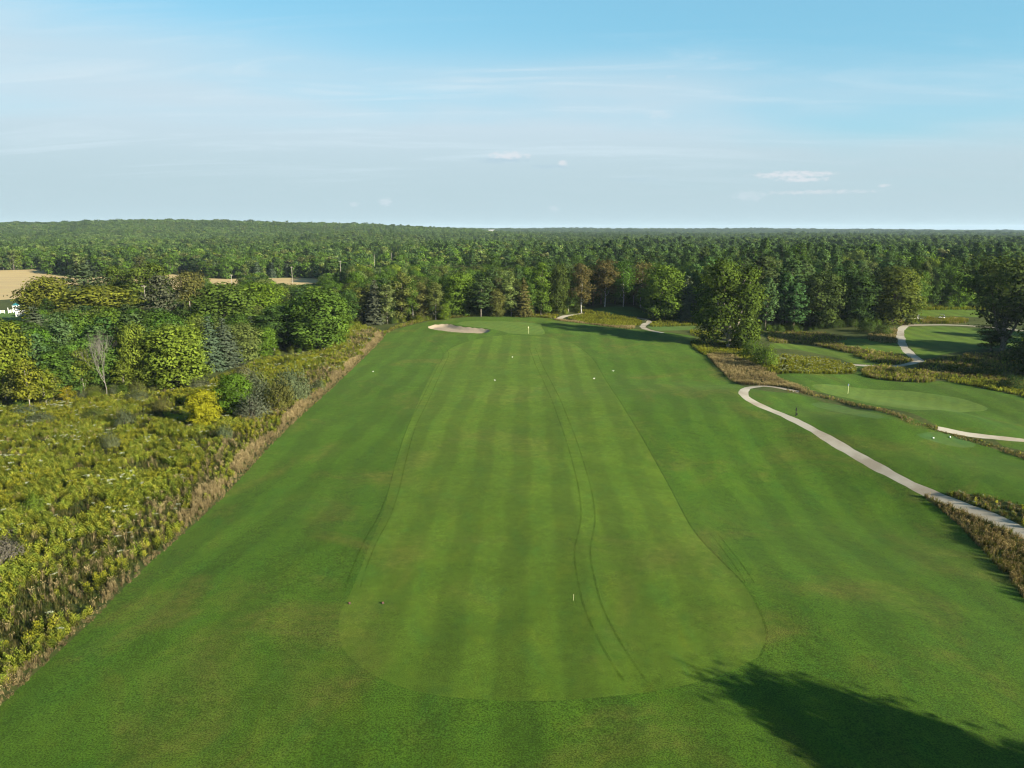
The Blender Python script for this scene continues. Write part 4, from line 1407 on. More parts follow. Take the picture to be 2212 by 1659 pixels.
def plant(name, r, kind):
    V, NR, MI, VA = [], [], [], []

    def add(v, nr, mi, va):
        V.append(v); NR.append(nr); k = len(v) // 4
        MI.append(np.full(k, mi)); VA.append(np.clip(r.normal(va, .15, k), 0, 1))
    if kind == 'grass':
        add(*blades(16, 1.0, .30, .028, r, .45), 0, .4)
    elif kind == 'plume':                         # dry grass with seed heads
        add(*blades(14, 1.0, .26, .024, r, .30), 0, .4)
        c = np.stack([r.normal(0, .22, 16), r.normal(0, .22, 16), r.uniform(.75, 1.1, 16)], 1)
        v, nr = quads(c, unit(r.normal(size=(16, 3)) + (0, 0, .4)), r.uniform(.05, .10, 16), r, .4)
        add(v, nr, 0, .75)
    else:
        ns = 3
        for s in range(ns):
            bx, by = r.normal(0, .13, 2)
            n = 12
            t = np.linspace(.12, 1, n)
            a = np.arange(n) * 2.4 + r.uniform(0, 6)
            out = np.stack([np.cos(a), np.sin(a), np.full(n, .75)], 1)
            out = unit(out)
            ln = .25 * (1.15 - .55 * t)
            c = np.stack([bx + np.cos(a) * ln * .75, by + np.sin(a) * ln * .75, t * r.uniform(.8, 1.05) + ln * .3], 1)
            side = unit(np.cross(out, np.array([0, 0, 1.0])))
            v = np.stack([c - out * ln[:, None], c + side * ln[:, None] * .34, c + out * ln[:, None], c - side * ln[:, None] * .34], 1).reshape(-1, 3)
            nn = unit(np.cross(side, out)); nn[nn[:, 2] < 0] *= -1
            add(v, np.repeat(unit(nn + out * .5), 4, 0), 0, .45)
            if kind in ('golden', 'white'):
                m = 12
                cc = np.stack([bx + r.normal(0, .12, m), by + r.normal(0, .12, m), r.uniform(.86, 1.12, m) if kind == 'golden' else r.uniform(.98, 1.08, m)], 1)
                v, nr = quads(cc, unit(r.normal(size=(m, 3)) * .6 + (0, 0, .9)), r.uniform(.035, .075, m), r, .7)
                add(v, nr, 1, .5)
    v, nr, mi, va = map(np.concatenate, (V, NR, MI, VA))
    mats = [M['herb'], M['yellow_flower'] if kind == 'golden' else M['white_flower']]
    return fast_mesh(name, v, np.arange(len(v)), 4, mats, mi, nr, va)


M['herb'] = leaf_mat('herb_leaf', 'instancer', .34, .0)
_r = np.random.RandomState(5)
PLANTS = [plant('grass_tuft', _r, 'grass'), plant('grass_tuft', _r, 'grass'), plant('dry_grass_tuft', _r, 'plume'), plant('dry_grass_tuft', _r, 'plume'),
          plant('leafy_stalk', _r, 'leafy'), plant('leafy_stalk', _r, 'leafy'), plant('goldenrod', _r, 'golden'), plant('goldenrod', _r, 'golden'), plant('white_aster', _r, 'white')]
PI_ = {'grass': [0, 1], 'dry': [2, 3], 'leafy': [4, 5], 'golden': [6, 7], 'white': [8]}
PT = {'grass': [(.095, .115, .030), (.115, .115, .036), (.080, .105, .026), (.135, .122, .045)], 'dry': [(.27, .21, .105), (.23, .18, .09), (.30, .24, .125), (.19, .145, .075)],
      'leafy': [(.215, .238, .030), (.245, .258, .034), (.175, .21, .028), (.27, .265, .036), (.15, .19, .028)], 'golden': [(.145, .17, .024), (.16, .18, .024)], 'white': [(.13, .165, .04)]}

PT = {k: [tuple(a * (1.85 if k == 'leafy' else 1.35 if k == 'grass' else 1.4) for a in K(c)) for c in v] for k, v in PT.items()}


def fill(poly, dens, lim=60000):
    lo, hi = poly.min(0), poly.max(0)
    n = int((hi - lo).prod() * dens)
    n = min(n, 1500000)
    x, y = rng.uniform(lo[0], hi[0], n), rng.uniform(lo[1], hi[1], n)
    m = inside(x, y, poly)
    x, y = x[m], y[m]
    px, py, dep = to_px(x, y, np.zeros(len(x)))
    m = (px > -120) & (px < 2330) & (py < 1760) & (y > 20)
    for q in POLY['cart_path']:
        m &= ~inside(x, y, q)
    return x[m], y[m]


def sow(name, x, y, ktype, hh, label, cat, tone=None):
    """ktype: array of kind names"""
    n = len(x)
    z = terrain(x, y)
    idx = np.zeros(n, int); tint = np.zeros((n, 3))
    for k in PI_:
        m = ktype == k
        c = int(m.sum())
        if c:
            idx[m] = np.array(PI_[k])[rng.randint(len(PI_[k]), size=c)]
            tint[m] = np.array(PT[k])[rng.randint(len(PT[k]), size=c)]
    tint *= (.78 + .44 * vnoise(x, y, 3.5, 21))[:, None] * rng.normal(1, .12, (n, 1)).clip(.7, 1.35)
    if tone is not None:
        tint *= tone
    s = hh * rng.normal(1, .18, n).clip(.55, 1.6)
    wd = np.sqrt(np.maximum(s, .3)) * rng.uniform(.68, 1.0, n)
    scl = np.stack([wd, wd, s], 1)
    rot = np.stack([rng.normal(0, .10, n), rng.normal(0, .10, n), rng.uniform(0, 6.283, n)], 1)
    return scatter(name, np.stack([x, y, z - .03], 1), rot, scl, idx, np.concatenate([tint, np.ones((n, 1))], 1), PLANTS, label, cat)


def choose(n, **w):
    ks = list(w)
    a = np.stack([np.broadcast_to(np.asarray(w[k], float), (n,)) for k in ks], 1)
    a = np.clip(a, 0, None) + 1e-6
    a /= a.sum(1, keepdims=True)
    i = (rng.rand(n)[:, None] > np.cumsum(a, 1)).sum(1).clip(0, len(ks) - 1)
    return np.array(ks)[i]


MEADOW = ats([(-900, 2375), (-400, 1903), (1, 1527), (101, 1434), (201, 1342), (331, 1212), (482, 1076), (622, 926), (722, 836), (802, 758), (828, 732), (835, 720), (790, 706), (745, 704), (700, 758), (640, 768), (560, 780),
              (450, 830), (340, 852), (200, 866), (0, 886), (-200, 900), (-900, 1000)])
x, y = fill(MEADOW, 10.0)
_edge = POLY['rough'][0]
d, _ = poly_dist(x, y, _edge)
dd = d + (vnoise(x, y, 5, 31) - .5) * 2.6
strip = dd < 1.3 + 2.2 * vnoise(x, y, 7, 36) ** 1.3
hollow = vnoise(x, y, 1.9, 32) * .6 + vnoise(x, y, 5.5, 38) * .4 < .43
# scattered more thinly far off, and with bare hollows
keep = rng.rand(len(x)) < np.where(strip, .55 + .45 * (n_ := vnoise(x, y, 1.6, 37)), np.where(hollow, .55, .85))
x, y, d, dd, strip, hollow = x[keep], y[keep], d[keep], dd[keep], strip[keep], hollow[keep]
n1, n2, n3 = vnoise(x, y, 9, 33), vnoise(x, y, 5, 34), vnoise(x, y, 6, 35)
browns = sstep(2.0, 5.0, dd) * (1 - sstep(6, 13, dd + (n1 - .5) * 8))
nearb = np.clip(1 - np.abs(y - 66) / 18, 0, 1)
kt = choose(len(x), dry=np.where(strip, 5, .04 + .45 * browns), grass=np.where(strip, .9, .30 + 2.6 * browns + 1.2 * nearb * (n2 < .55)), leafy=np.where(strip, .04, 1.9 * (1 - .85 * browns) * (.35 + n1)),
            golden=np.where(strip, .02, .02 + .8 * sstep(.66, .86, n2)), white=np.where(strip, 0, .012 + .09 * sstep(.68, .88, n3)))
kt = np.where(hollow & (kt == 'leafy'), 'grass', kt)
hh = np.where(kt == 'dry', .95, np.where(kt == 'grass', np.where(hollow, .5, .70), np.where(kt == 'leafy', .98, 1.08)))
hh = np.where(strip, hh * (.28 + .80 * sstep(.0, 2.0, d)) * (.7 + .6 * n1), hh * (.75 + .5 * n1))
sow('meadow_plants', x[~strip], y[~strip], kt[~strip], hh[~strip], 'wild meadow of milkweed goldenrod and grass beside the fairway', 'meadow')
sow('dry_grass', x[strip], y[strip], kt[strip], hh[strip], 'ragged strip of tan dry grass edging the long rough', 'dry grass')


def zone(name, pts, dens, w, h, label, cat, edge=None, tone=None, px=True, clumpy=.5):
    poly = smooth(ats(pts), 1.5) if px else pts
    x, y = fill(poly, dens)
    keep = rng.rand(len(x)) > clumpy * (vnoise(x, y, 1.9, 41) < .42)
    x, y = x[keep], y[keep]
    n1, n2 = vnoise(x, y, 6, 42), vnoise(x, y, 4, 43)
    ww = {k: v * (.4 + 1.2 * (n1 if i % 2 else n2)) for i, (k, v) in enumerate(w.items())}
    kt = choose(len(x), **ww)
    hh = h * .56 * (.6 + .8 * vnoise(x, y, 3.3, 44))
    if len(x):
        sow(name, x, y, kt, hh, label, cat, tone)


zone('dry_grass', [(1545, 790), (1553, 797), (1592, 829), (1630, 832), (1700, 842), (1760, 853), (1730, 838), (1690, 822), (1668, 808), (1640, 792), (1600, 776), (1560, 764), (1528, 768)], 9, dict(dry=3, grass=.5), 1.15, 'tan dry grass slope above the head of the cart path', 'dry grass', clumpy=.3)
zone('wildflowers', [(1498, 738), (1492, 745), (1525, 768), (1560, 766), (1600, 778), (1640, 794), (1672, 808), (1690, 806), (1660, 780), (1620, 760), (1560, 742), (1520, 734)], 6, dict(leafy=1.4, golden=1.3, grass=1), 1.25, 'goldenrod band at the foot of the lone broad tree', 'wildflowers')
zone('dry_grass', POLY['wedge'][0], 9, dict(dry=2.2, grass=1.8), 1.15, 'tan grass wedge between the rough and the cart path', 'dry grass', px=False, tone=np.array([.85, .82, .8]), clumpy=.3)
zone('dry_grass', POLY['wedge'][1], 7, dict(dry=1.0, grass=2.2, white=.12, leafy=.4), 1.0, 'olive grass bank above the near end of the cart path', 'dry grass', px=False, tone=np.array([.85, .85, .8]), clumpy=.3)
_ec = smooth(ats([(1700, 845), (1743, 851), (1810, 865), (1876, 881), (1950, 904), (2027, 927), (2080, 946), (2130, 960), (2212, 988), (2330, 1030)]), 1.2, False)
_ea, _eb = ribbon(_ec, 1.9)
zone('dry_grass', np.concatenate([_ea, _eb[::-1]]), 8, dict(dry=2, grass=1.6, leafy=.2), .62, 'thin fringe of dry grass along the tee mound edge', 'dry grass', px=False, clumpy=.7)
zone('wildflowers', [(1670, 778), (1700, 772), (1780, 780), (1838, 789), (1847, 800), (1843, 807), (1760, 808), (1692, 808), (1668, 800)], 7, dict(golden=2.6, leafy=.9, white=.7, grass=.5), 1.35, 'goldenrod and white aster patch above the lower green', 'wildflowers')
zone('wildflowers', [(1865, 812), (1870, 797), (1905, 793), (1960, 800), (2012, 812), (2012, 826), (1930, 823)], 7, dict(golden=.9, leafy=1.2, dry=1.3, grass=1), 1.45, 'mixed tall weeds right of the mown gap', 'wildflowers')
zone('wildflowers', [(2012, 812), (2100, 818), (2212, 842), (2300, 856), (2300, 880), (2212, 858), (2120, 838), (2050, 825)], 6, dict(leafy=1.5, grass=1.5, golden=.4), 1.3, 'leafy weed edge behind the lower green', 'wildflowers')
zone('dry_grass', [(1660, 722), (1700, 718), (1780, 722), (1830, 733), (1806, 738), (1840, 752), (1880, 760), (1840, 764), (1780, 750), (1720, 742), (1668, 740)], 6, dict(dry=1.1, grass=2.0, golden=.3, leafy=.5), 1.3, 'sunlit grassy band above the shaded lower fairway', 'dry grass')
zone('dry_grass', [(1840, 764), (1880, 760), (1930, 766), (1968, 775), (1976, 781), (1940, 786), (1900, 784), (1860, 774)], 6, dict(dry=.8, grass=2.0, leafy=1), 1.4, 'brushy strip left of the path junction', 'dry grass')
zone('dry_grass', [(1992, 784), (2030, 776), (2120, 764), (2230, 760), (2330, 770), (2330, 852), (2212, 842), (2100, 818), (2012, 810), (1980, 800)], 4.5, dict(dry=1.2, grass=2, leafy=.8), 1.2, 'rough grass in the shade right of the path junction', 'dry grass')
zone('wildflowers', [(1258, 672), (1300, 677), (1360, 686), (1384, 695), (1378, 703), (1330, 705), (1270, 699), (1228, 690), (1240, 683)], 5.5, dict(golden=1.2, leafy=1.4, grass=.6), 1.35, 'goldenrod below the raised far tee', 'wildflowers')
zone('dry_grass', [(1215, 690), (1270, 699), (1330, 705), (1370, 705), (1360, 711), (1290, 703), (1200, 692)], 7, dict(dry=3, grass=.6), .95, 'tan fringe between the rough and the far tee goldenrod', 'dry grass')
zone('wildflowers', [(835, 716), (868, 702), (935, 686), (1000, 681), (1100, 679), (1200, 681), (1206, 689), (1100, 683), (1000, 685), (935, 691), (868, 707), (832, 722)], 5, dict(golden=.9, leafy=1.2, grass=.9, dry=.5), 1.3, 'weedy edge behind the bunker and raised green', 'wildflowers')
zone('wildflowers', [(1994, 692), (2030, 690), (2076, 691), (2090, 695), (2078, 699), (2010, 699), (1990, 697)], 5, dict(golden=2.5, dry=1), 1.7, 'orange goldenrod bank below the golf cart', 'wildflowers')
zone('wildflowers', [(1938, 694), (1965, 690), (1972, 694), (1966, 700), (1944, 704)], 5, dict(golden=1, dry=1.5), 1.4, 'tan weeds at the top of the looping path', 'wildflowers')
zone('dry_grass', [(1880, 722), (1925, 712), (1942, 716), (1941, 738), (1920, 742), (1878, 736)], 5, dict(dry=1.6, grass=1.5), 1.3, 'brown grass inside the bend of the looping path', 'dry grass')
zone('wildflowers', [(1410, 706), (1420, 694), (1500, 697), (1560, 706), (1640, 714), (1640, 722), (1560, 730), (1500, 726), (1498, 716), (1588, 720), (1590, 711), (1500, 704)], 4, dict(golden=.8, leafy=1.2, grass=1), 1.2, 'weeds round the tee beside the path curl', 'wildflowers')
zone('wildflowers', [(1985, 666), (2080, 665), (2140, 667), (2140, 670), (2080, 669), (1985, 670)], 4, dict(leafy=2, golden=.4), 1.8, 'leafy weeds along the far wood edge behind the golfer', 'wildflowers')


SHR = [full_tree('undergrowth_bush', d, M['bark']) for d in KINDS['shrub']]
SHD = DIMS['shrub']


def undergrowth(pts, width, n, h, label, tints, back=None):
    c = smooth(ats(pts), 2, False)
    u = rng.rand(n) * (len(c) - 1.001)
    i = u.astype(int)
    p = c[i] + (c[i + 1] - c[i]) * (u - i)[:, None]
    p = p + unit(p) * rng.uniform(-.15, 1, (n, 1)) * width
    hh = h * rng.uniform(.45, 1.35, n)
    idx = rng.randint(len(SHR), size=n)
    sd = np.array(SHD)[idx]
    ww = hh * rng.uniform(.8, 1.3, n)
    z = terrain(p[:, 0], p[:, 1])
    tint = np.array([T[k] for k in tints])[rng.randint(len(tints), size=n)] * rng.normal(1, .14, (n, 1)).clip(.7, 1.4)
    scatter('undergrowth', np.stack([p[:, 0], p[:, 1], z - .05], 1), np.stack([np.zeros(n), np.zeros(n), rng.uniform(0, 6.28, n)], 1), np.stack([ww / 2 / sd[:, 1], ww / 2 / sd[:, 1], hh / sd[:, 0]], 1), idx,
            np.concatenate([tint, np.ones((n, 1))], 1), SHR, label, 'undergrowth')


undergrowth([(-60, 892), (60, 884), (150, 868), (240, 852), (330, 842), (400, 828), (450, 806)], 9, 90, 2.6, 'bushy undergrowth below the saplings and bare trees', ['mid', 'lime', 'olive', 'grey', 'pale'])
undergrowth([(450, 806), (520, 784), (580, 772), (650, 760), (720, 745), (760, 708), (800, 700), (835, 699)], 7, 70, 2.6, 'leafy skirt under the maples facing the meadow', ['mid', 'bright', 'olive', 'lime'])
undergrowth([(835, 699), (900, 695), (950, 690), (1000, 684), (1100, 683), (1200, 679), (1250, 675)], 6, 110, 3.0, 'leafy skirt at the foot of the wood behind the raised green', ['mid', 'olive', 'deep', 'brown', 'lime'])
undergrowth([(1420, 693), (1490, 697), (1545, 707)], 6, 40, 2.6, 'shady bushes under the bright path maple', ['deep', 'mid', 'olive'])
undergrowth([(1610, 712), (1660, 716), (1760, 712), (1850, 706), (1900, 706)], 8, 70, 3.2, 'dark bushes along the wood above the brushy bank', ['dark', 'deep', 'mid'])
undergrowth([(1960, 671), (2060, 668), (2150, 668), (2260, 670)], 8, 60, 3.2, 'bushes along the far wood behind the golfer', ['deep', 'mid', 'olive'])

# ------------------------------------------------------------------ small things
class MB:
    def __init__(s):
        s.v, s.f = [], []

    def add(s, v, f):
        n = len(s.v)
        s.v += [tuple(p) for p in v]
        s.f += [tuple(i + n for i in q) for q in f]

    def box(s, c, d, rz=0.0, taper=1.0):
        hx, hy, hz = d[0] / 2, d[1] / 2, d[2] / 2
        v = []
        for sz, k in ((-1, 1.0), (1, taper)):
            for sx, sy in ((-1, -1), (1, -1), (1, 1), (-1, 1)):
                px, py = sx * hx * k, sy * hy * k
                v.append((c[0] + px * math.cos(rz) - py * math.sin(rz), c[1] + px * math.sin(rz) + py * math.cos(rz), c[2] + sz * hz))
        s.add(v, [(3, 2, 1, 0), (4, 5, 6, 7), (0, 1, 5, 4), (1, 2, 6, 5), (2, 3, 7, 6), (3, 0, 4, 7)])

    def tube(s, path, radii, sides=8, cap=True):
        v, f = tube(path, radii if np.ndim(radii) else [radii] * len(path), sides)
        f = [tuple(q) for q in f]
        if cap:
            n = len(v)
            f += [tuple(range(sides)), tuple(range(n - 1, n - sides - 1, -1))]
        s.add(v, f)

    def lathe(s, prof, sides=16, c=(0, 0, 0)):
        v = [(c[0] + r * math.cos(2 * math.pi * k / sides), c[1] + r * math.sin(2 * math.pi * k / sides), c[2] + z) for r, z in prof for k in range(sides)]
        f = [(i * sides + k, i * sides + (k + 1) % sides, (i + 1) * sides + (k + 1) % sides, (i + 1) * sides + k) for i in range(len(prof) - 1) for k in range(sides)]
        f += [tuple(range(sides - 1, -1, -1)), tuple(range((len(prof) - 1) * sides, len(prof) * sides))]
        s.add(v, f)

    def build(s, name, mat, parent=None, bevel=0.0, smoothf=False, subsurf=0):
        me = bpy.data.meshes.new(name)
        me.from_pydata(s.v, [], s.f)
        me.materials.append(mat)
        me.update()
        if smoothf:
            me.polygons.foreach_set('use_smooth', [True] * len(me.polygons))
        o = link(name, me, parent)
        if bevel:
            b = o.modifiers.new('bevel', 'BEVEL'); b.width = bevel; b.segments = 2
        return o


M['dark_metal'] = plain('dark_green_metal', (.008, .010, .008), .7, .2)
M['pole_yellow'] = plain('cream_pole', (.72, .70, .42), .4, .4)
M['flag_blue'] = plain('blue_cloth', (.03, .10, .36), .8, .2)
M['flag_white'] = plain('cream_cloth', (.62, .60, .42), .8, .2)
M['cup'] = plain('black_cup', (.01, .01, .01), .7, .2)
M['gull'] = plain('gull_feather', (.80, .80, .78), .8, .2, 0, .05)
M['gull_grey'] = plain('gull_grey_feather', (.35, .36, .38), .8, .2)
M['utility_wood'] = bark_mat('weathered_pole', (.30, .27, .215), (.44, .40, .33), 2.0, .2)
M['porcelain'] = plain('insulator', (.35, .36, .36), .3, .5)
M['teal_roof'] = plain('teal_shingle', (.012, .10, .12), .7, .3)
M['screen'] = plain('dark_screen', (.03, .04, .05), .6, .3)
M['brown_block'] = plain('stained_wood', (.045, .028, .018), .7, .3)
M['red_cap'] = plain('red_brown_paint', (.12, .045, .03), .6, .3)


def flagstick(px, py, h, flagmat, label, flag=True):
    x, y = at(px, py)
    t = empty('flagstick', (x, y, tz(x, y)), R(200))
    tag(t, label, 'flag', 'flagsticks on the greens')
    b = MB(); b.tube([(0, 0, -.1), (0, 0, h)], .035, 8); b.build('pole', M['pole_yellow'], t)
    b = MB(); b.lathe([(.054, -.02), (.054, .022), (.045, .022), (.045, -.02)], 12); b.build('cup', M['cup'], t)
    n = 7
    v = [(.03 + .42 * i / (n - 1) * .55, .05 * math.sin(i * 1.1), h - .02 - j * .40 - .10 * i / (n - 1)) for j in (0, 1) for i in range(n)]
    v += [(a, c_ + .012, d_) for a, c_, d_ in v]
    k = 2 * n
    f = [(i, i + 1, n + i + 1, n + i) for i in range(n - 1)] + [(k + n + i, k + n + i + 1, k + i + 1, k + i) for i in range(n - 1)]
    f += [(i + 1, i, k + i, k + i + 1) for i in range(n - 1)] + [(n + i, n + i + 1, k + n + i + 1, k + n + i) for i in range(n - 1)]
    b = MB(); b.add(v, f); b.build('flag', flagmat, t)


flagstick(1142, 721, 2.55, M['flag_white'], 'cream flagstick standing on the raised green')
flagstick(1831.5, 851, 2.5, M['flag_blue'], 'pale flagstick with a blue flag on the lower green')

# ball washer post by the cart path
x, y = at(1719, 898)
t = tag(empty('ball_washer', (x, y, tz(x, y))), 'black ball washer post beside the curving cart path', 'ball washer')
b = MB(); b.lathe([(.15, -.05), (.15, .05), (.085, .09), (.08, 1.0), (.09, 1.05)], 12); b.build('post', M['dark_metal'], t)
b = MB(); b.lathe([(.10, 1.05), (.13, 1.12), (.13, 1.52), (.10, 1.60), (.05, 1.66)], 14); b.build('washer_body', M['dark_metal'], t)
b = MB(); b.tube([(.0, 0, 1.62), (0, 0, 1.74), (.06, 0, 1.78)], [.022, .022, .03], 8); b.build('plunger', M['dark_metal'], t)
b = MB(); b.box((.19, 0, .34), (.22, .22, .42)); b.build('waste_bin', M['dark_metal'], t, .02)

# tee markers and a stake on the turf
for px, py, lab in [(2016, 947.5, 'white ball marker nearest the cart path on the oval tee'), (2052, 945.5, 'white ball marker nearest the mound edge on the oval tee')]:
    x, y = at(px, py)
    t = tag(empty('tee_marker', (x, y, tz(x, y))), lab, 'tee marker', 'white markers on the oval tee')
    b = MB(); b.lathe([(.02, .0), (.12, .05), (.16, .14), (.12, .23), (.02, .27)], 14); b.build('ball', M['white_paint'], t, 0, True)
    b = MB(); b.tube([(0, 0, -.1), (0, 0, .05)], .02, 6); b.build('spike', M['dark_metal'], t)
for px, py, lab in [(755, 1304.5, 'dark tee block nearest the meadow on the near fairway'), (827, 1304, 'dark tee block with a reddish face on the near fairway')]:
    x, y = at(px, py)
    t = tag(empty('tee_marker', (x, y, tz(x, y)), R(35)), lab, 'tee marker', 'dark tee blocks on the near fairway')
    b = MB(); b.box((0, 0, .085), (.26, .18, .17), 0, .85); b.build('block', M['brown_block'], t, .02)
    b = MB(); b.box((.0, -.0, .182), (.20, .13, .02)); b.build('cap', M['red_cap'], t)
x, y = at(1239, 1297)
t = tag(empty('yardage_stake', (x, y, tz(x, y))), 'thin pale stake standing alone on the near fairway', 'stake')
b = MB(); b.tube([(0, 0, -.1), (.01, 0, .62)], .013, 8); b.build('rod', M['pole_yellow'], t)
b = MB(); b.lathe([(.022, .60), (.026, .62), (.026, .66), (.012, .68)], 8); b.build('tip', M['pole_yellow'], t)


def gull(px, py, up, yaw, wings, label, s=1.0):
    x, y = at(px, py)
    t = tag(empty('gull', (x, y, tz(x, y) + up), yaw), label, 'gull', 'gulls over the fairway')
    t.scale = (s, s, s)
    b = MB()
    b.tube([(-.22, 0, .05), (-.14, 0, .08), (0, 0, .11), (.12, 0, .14), (.17, 0, .19), (.22, 0, .20), (.27, 0, .185)], [.03, .07, .09, .075, .05, .045, .008], 10)
    b.build('body', M['gull'], t, 0, True)
    for sgn in (-1, 1):
        b = MB()
        if wings:
            st = [(.06, 0.07, .14, .16), (.09, .28, .26, .15), (.02, .52, .24, .10), (-.08, .72, .20, .02)]
        else:
            st = [(.06, .075, .15, .10), (-.05, .10, .13, .11), (-.18, .085, .09, .07), (-.30, .03, .06, .015)]
        v = []
        for xx, yy, zz, c in st:
            v += [(xx + c / 2, sgn * yy, zz), (xx - c / 2, sgn * yy, zz - .005), (xx, sgn * yy, zz + .02), (xx, sgn * yy, zz - .018)]
        f = []
        for i in range(len(st) - 1):
            a, c = i * 4, i * 4 + 4
            f += [(a, a + 2, c + 2, c), (a + 2, a + 1, c + 1, c + 2), (a + 1, a + 3, c + 3, c + 1), (a + 3, a, c, c + 3)]
        b.add(v, f)
        b.build('wing', M['gull_grey'] if not wings else M['gull'], t, 0, True)
    if not wings:
        for sgn in (-1, 1):
            b = MB(); b.tube([(0.0, sgn * .03, .06), (.01, sgn * .03, -.02)], .008, 5); b.build('leg', M['red_cap'], t)


gull(1069, 822, .02, R(200), False, 'white gull standing in the middle of the fairway', .85)
gull(806, 803, .02, R(20), False, 'white gull standing on the rough near the dry grass', .7)
gull(1283, 835, 1.9, R(150), True, 'white gull flying low inside the fairway edge', .75)
gull(1324, 815, 1.6, R(120), True, 'white gull flying low over the path side rough', .65)
gull(1107, 778, .8, R(15), True, 'gull gliding over the fairway before the raised green', .8)


def pole(px, py, top, label, arm=True):
    x, y = at(px, py)
    z = tz(x, y)
    _, _, dep = to_px(x, y, z)
    h = (py - top) * dep / FPX / math.cos(PITCH)
    t = tag(empty('utility_pole', (x, y, z), R(25)), label, 'utility pole', 'utility poles along the field road')
    b = MB(); b.tube([(0, 0, -.3), (.02, 0, h * .5), (0, .02, h)], [.19, .17, .14], 8); b.build('post', M['utility_wood'], t)
    if arm:
        b = MB(); b.box((0, -.16, h - .55), (1.9, .10, .12)); b.build('crossarm', M['utility_wood'], t)
        for q in (-.85, -.35, .35, .85):
            b = MB(); b.lathe([(.03, 0), (.06, .04), (.05, .12), (.03, .15)], 8, (q, -.16, h - .49)); b.build('insulator', M['porcelain'], t)
    return Vector((x, y, z + h))


tops = [pole(320, 700, 618, 'utility pole beside the tall grey conifer'), pole(414, 700, 652, 'short utility pole above the deep green maple', False), pole(503, 640, 594, 'utility pole standing in the tan field'),
        pole(632, 612, 577, 'utility pole in front of the brown clearing'), pole(737, 612, 565, 'tallest utility pole in the middle of the wood'), pole(810, 596, 551, 'utility pole right of the tallest one', False), pole(847, 580, 547, 'farthest utility pole before the pine hill', False)]


# white fence, board wall and gazebo beyond the maples
def gp(px, py):
    x, y = at(px, py)
    return np.array([x, y, tz(x, y)])


def rail_fence(a, b, n, label, tall_first=False):
    a, b = gp(*a), gp(*b)
    d = (b - a) / n
    yaw = math.atan2(d[1], d[0])
    ln = float(np.hypot(d[0], d[1]))
    t = tag(empty('rail_fence', tuple(a), yaw), label, 'fence')
    hh = 1.55
    for i in range(n + 1):
        m = MB(); hp = 2.7 if (tall_first and i == 0) else hh + .12
        m.box((i * ln, 0, hp / 2 - .1 + i * 0), (.18, .18, hp)); m.build('post', M['white_paint'], t)
    for i in range(n):
        for z in (.45, .92, 1.40):
            m = MB(); m.box((i * ln + ln / 2, 0, z), (ln - .19, .07, .17)); m.build('rail', M['white_paint'], t)


rail_fence((-45, 677.6), (10.3, 677.0), 6, 'white rail fence left of the gap on the far lawn')
rail_fence((18.4, 676.8), (34, 675.2), 3, 'white rail fence joining the white board wall', True)
a, c = gp(35, 684), gp(58, 681)
yaw = math.atan2(c[1] - a[1], c[0] - a[0])
ln = float(np.hypot(*(c - a)[:2]))
t = tag(empty('board_wall', tuple(a), yaw), 'bright white board wall beside the yellow green maple', 'wall')
nb = 24
base = None
for i in range(nb):
    m = MB(); hgt = 2.5 + .02 * math.sin(i * 2.3)
    m.box((ln * (i + .5) / nb, .004 * (i % 2), hgt / 2 - .1), (ln / nb - .012, .05, hgt))
    m.build('plank', M['white_paint'], t)
m = MB(); m.box((ln / 2, .01, 2.5), (ln + .2, .16, .12)); m.build('cap_rail', M['white_paint'], t)
for q in (0, .5, 1):
    m = MB(); m.box((ln * q, .11, 1.2), (.14, .14, 2.6)); m.build('post', M['white_paint'], t)
p = gp(35.5, 671.5)
t = tag(empty('gazebo', tuple(p)), 'small white gazebo with a teal pointed roof', 'gazebo')
for k in range(6):
    an = k * math.pi / 3
    m = MB(); m.tube([(1.35 * math.cos(an), 1.35 * math.sin(an), 0), (1.35 * math.cos(an), 1.35 * math.sin(an), 2.5)], .08, 6); m.build('post', M['white_paint'], t)
m = MB(); m.lathe([(1.42, 2.02), (1.42, 2.42), (1.36, 2.42), (1.36, 2.02)], 6); m.build('frieze', M['white_paint'], t)
m = MB(); m.lathe([(1.75, 2.44), (1.75, 2.6), (1.6, 2.62)], 6); m.build('eave', M['white_paint'], t)
m = MB(); m.lathe([(1.72, 2.63), (1.2, 3.05), (.6, 3.55), (.12, 3.9)], 6); m.build('roof', M['teal_roof'], t)
m = MB(); m.lathe([(.06, 3.9), (.09, 4.0), (.02, 4.15)], 8); m.build('finial', M['white_paint'], t)
m = MB(); m.lathe([(1.30, .2), (1.30, 1.0), (1.22, 1.0), (1.22, .2)], 6); m.build('railing', M['white_paint'], t)
m = MB(); m.lathe([(1.45, -.3), (1.45, .12)], 6); m.build('floor', M['white_paint'], t)
p = gp(24, 687.5)
t = tag(empty('marker_post', tuple(p)), 'short cream post on the lawn before the white wall', 'post')
m = MB(); m.box((0, 0, .35), (.22, .22, .8)); m.build('post', M['flag_white'], t, .02)
m = MB(); m.box((0, 0, .78), (.26, .26, .06)); m.build('cap', M['white_paint'], t)

# far off: a pale gravel hill and a white farm building on the skyline
M['gravel_hill'] = plain('gravel_hill', (.55, .50, .40), .95, .1, 0, .3, .02)


def far_spot(px, dist):
    a = math.atan((px - CX) / FPX * 1.0)
    return np.array([math.tan(a) * dist, dist])


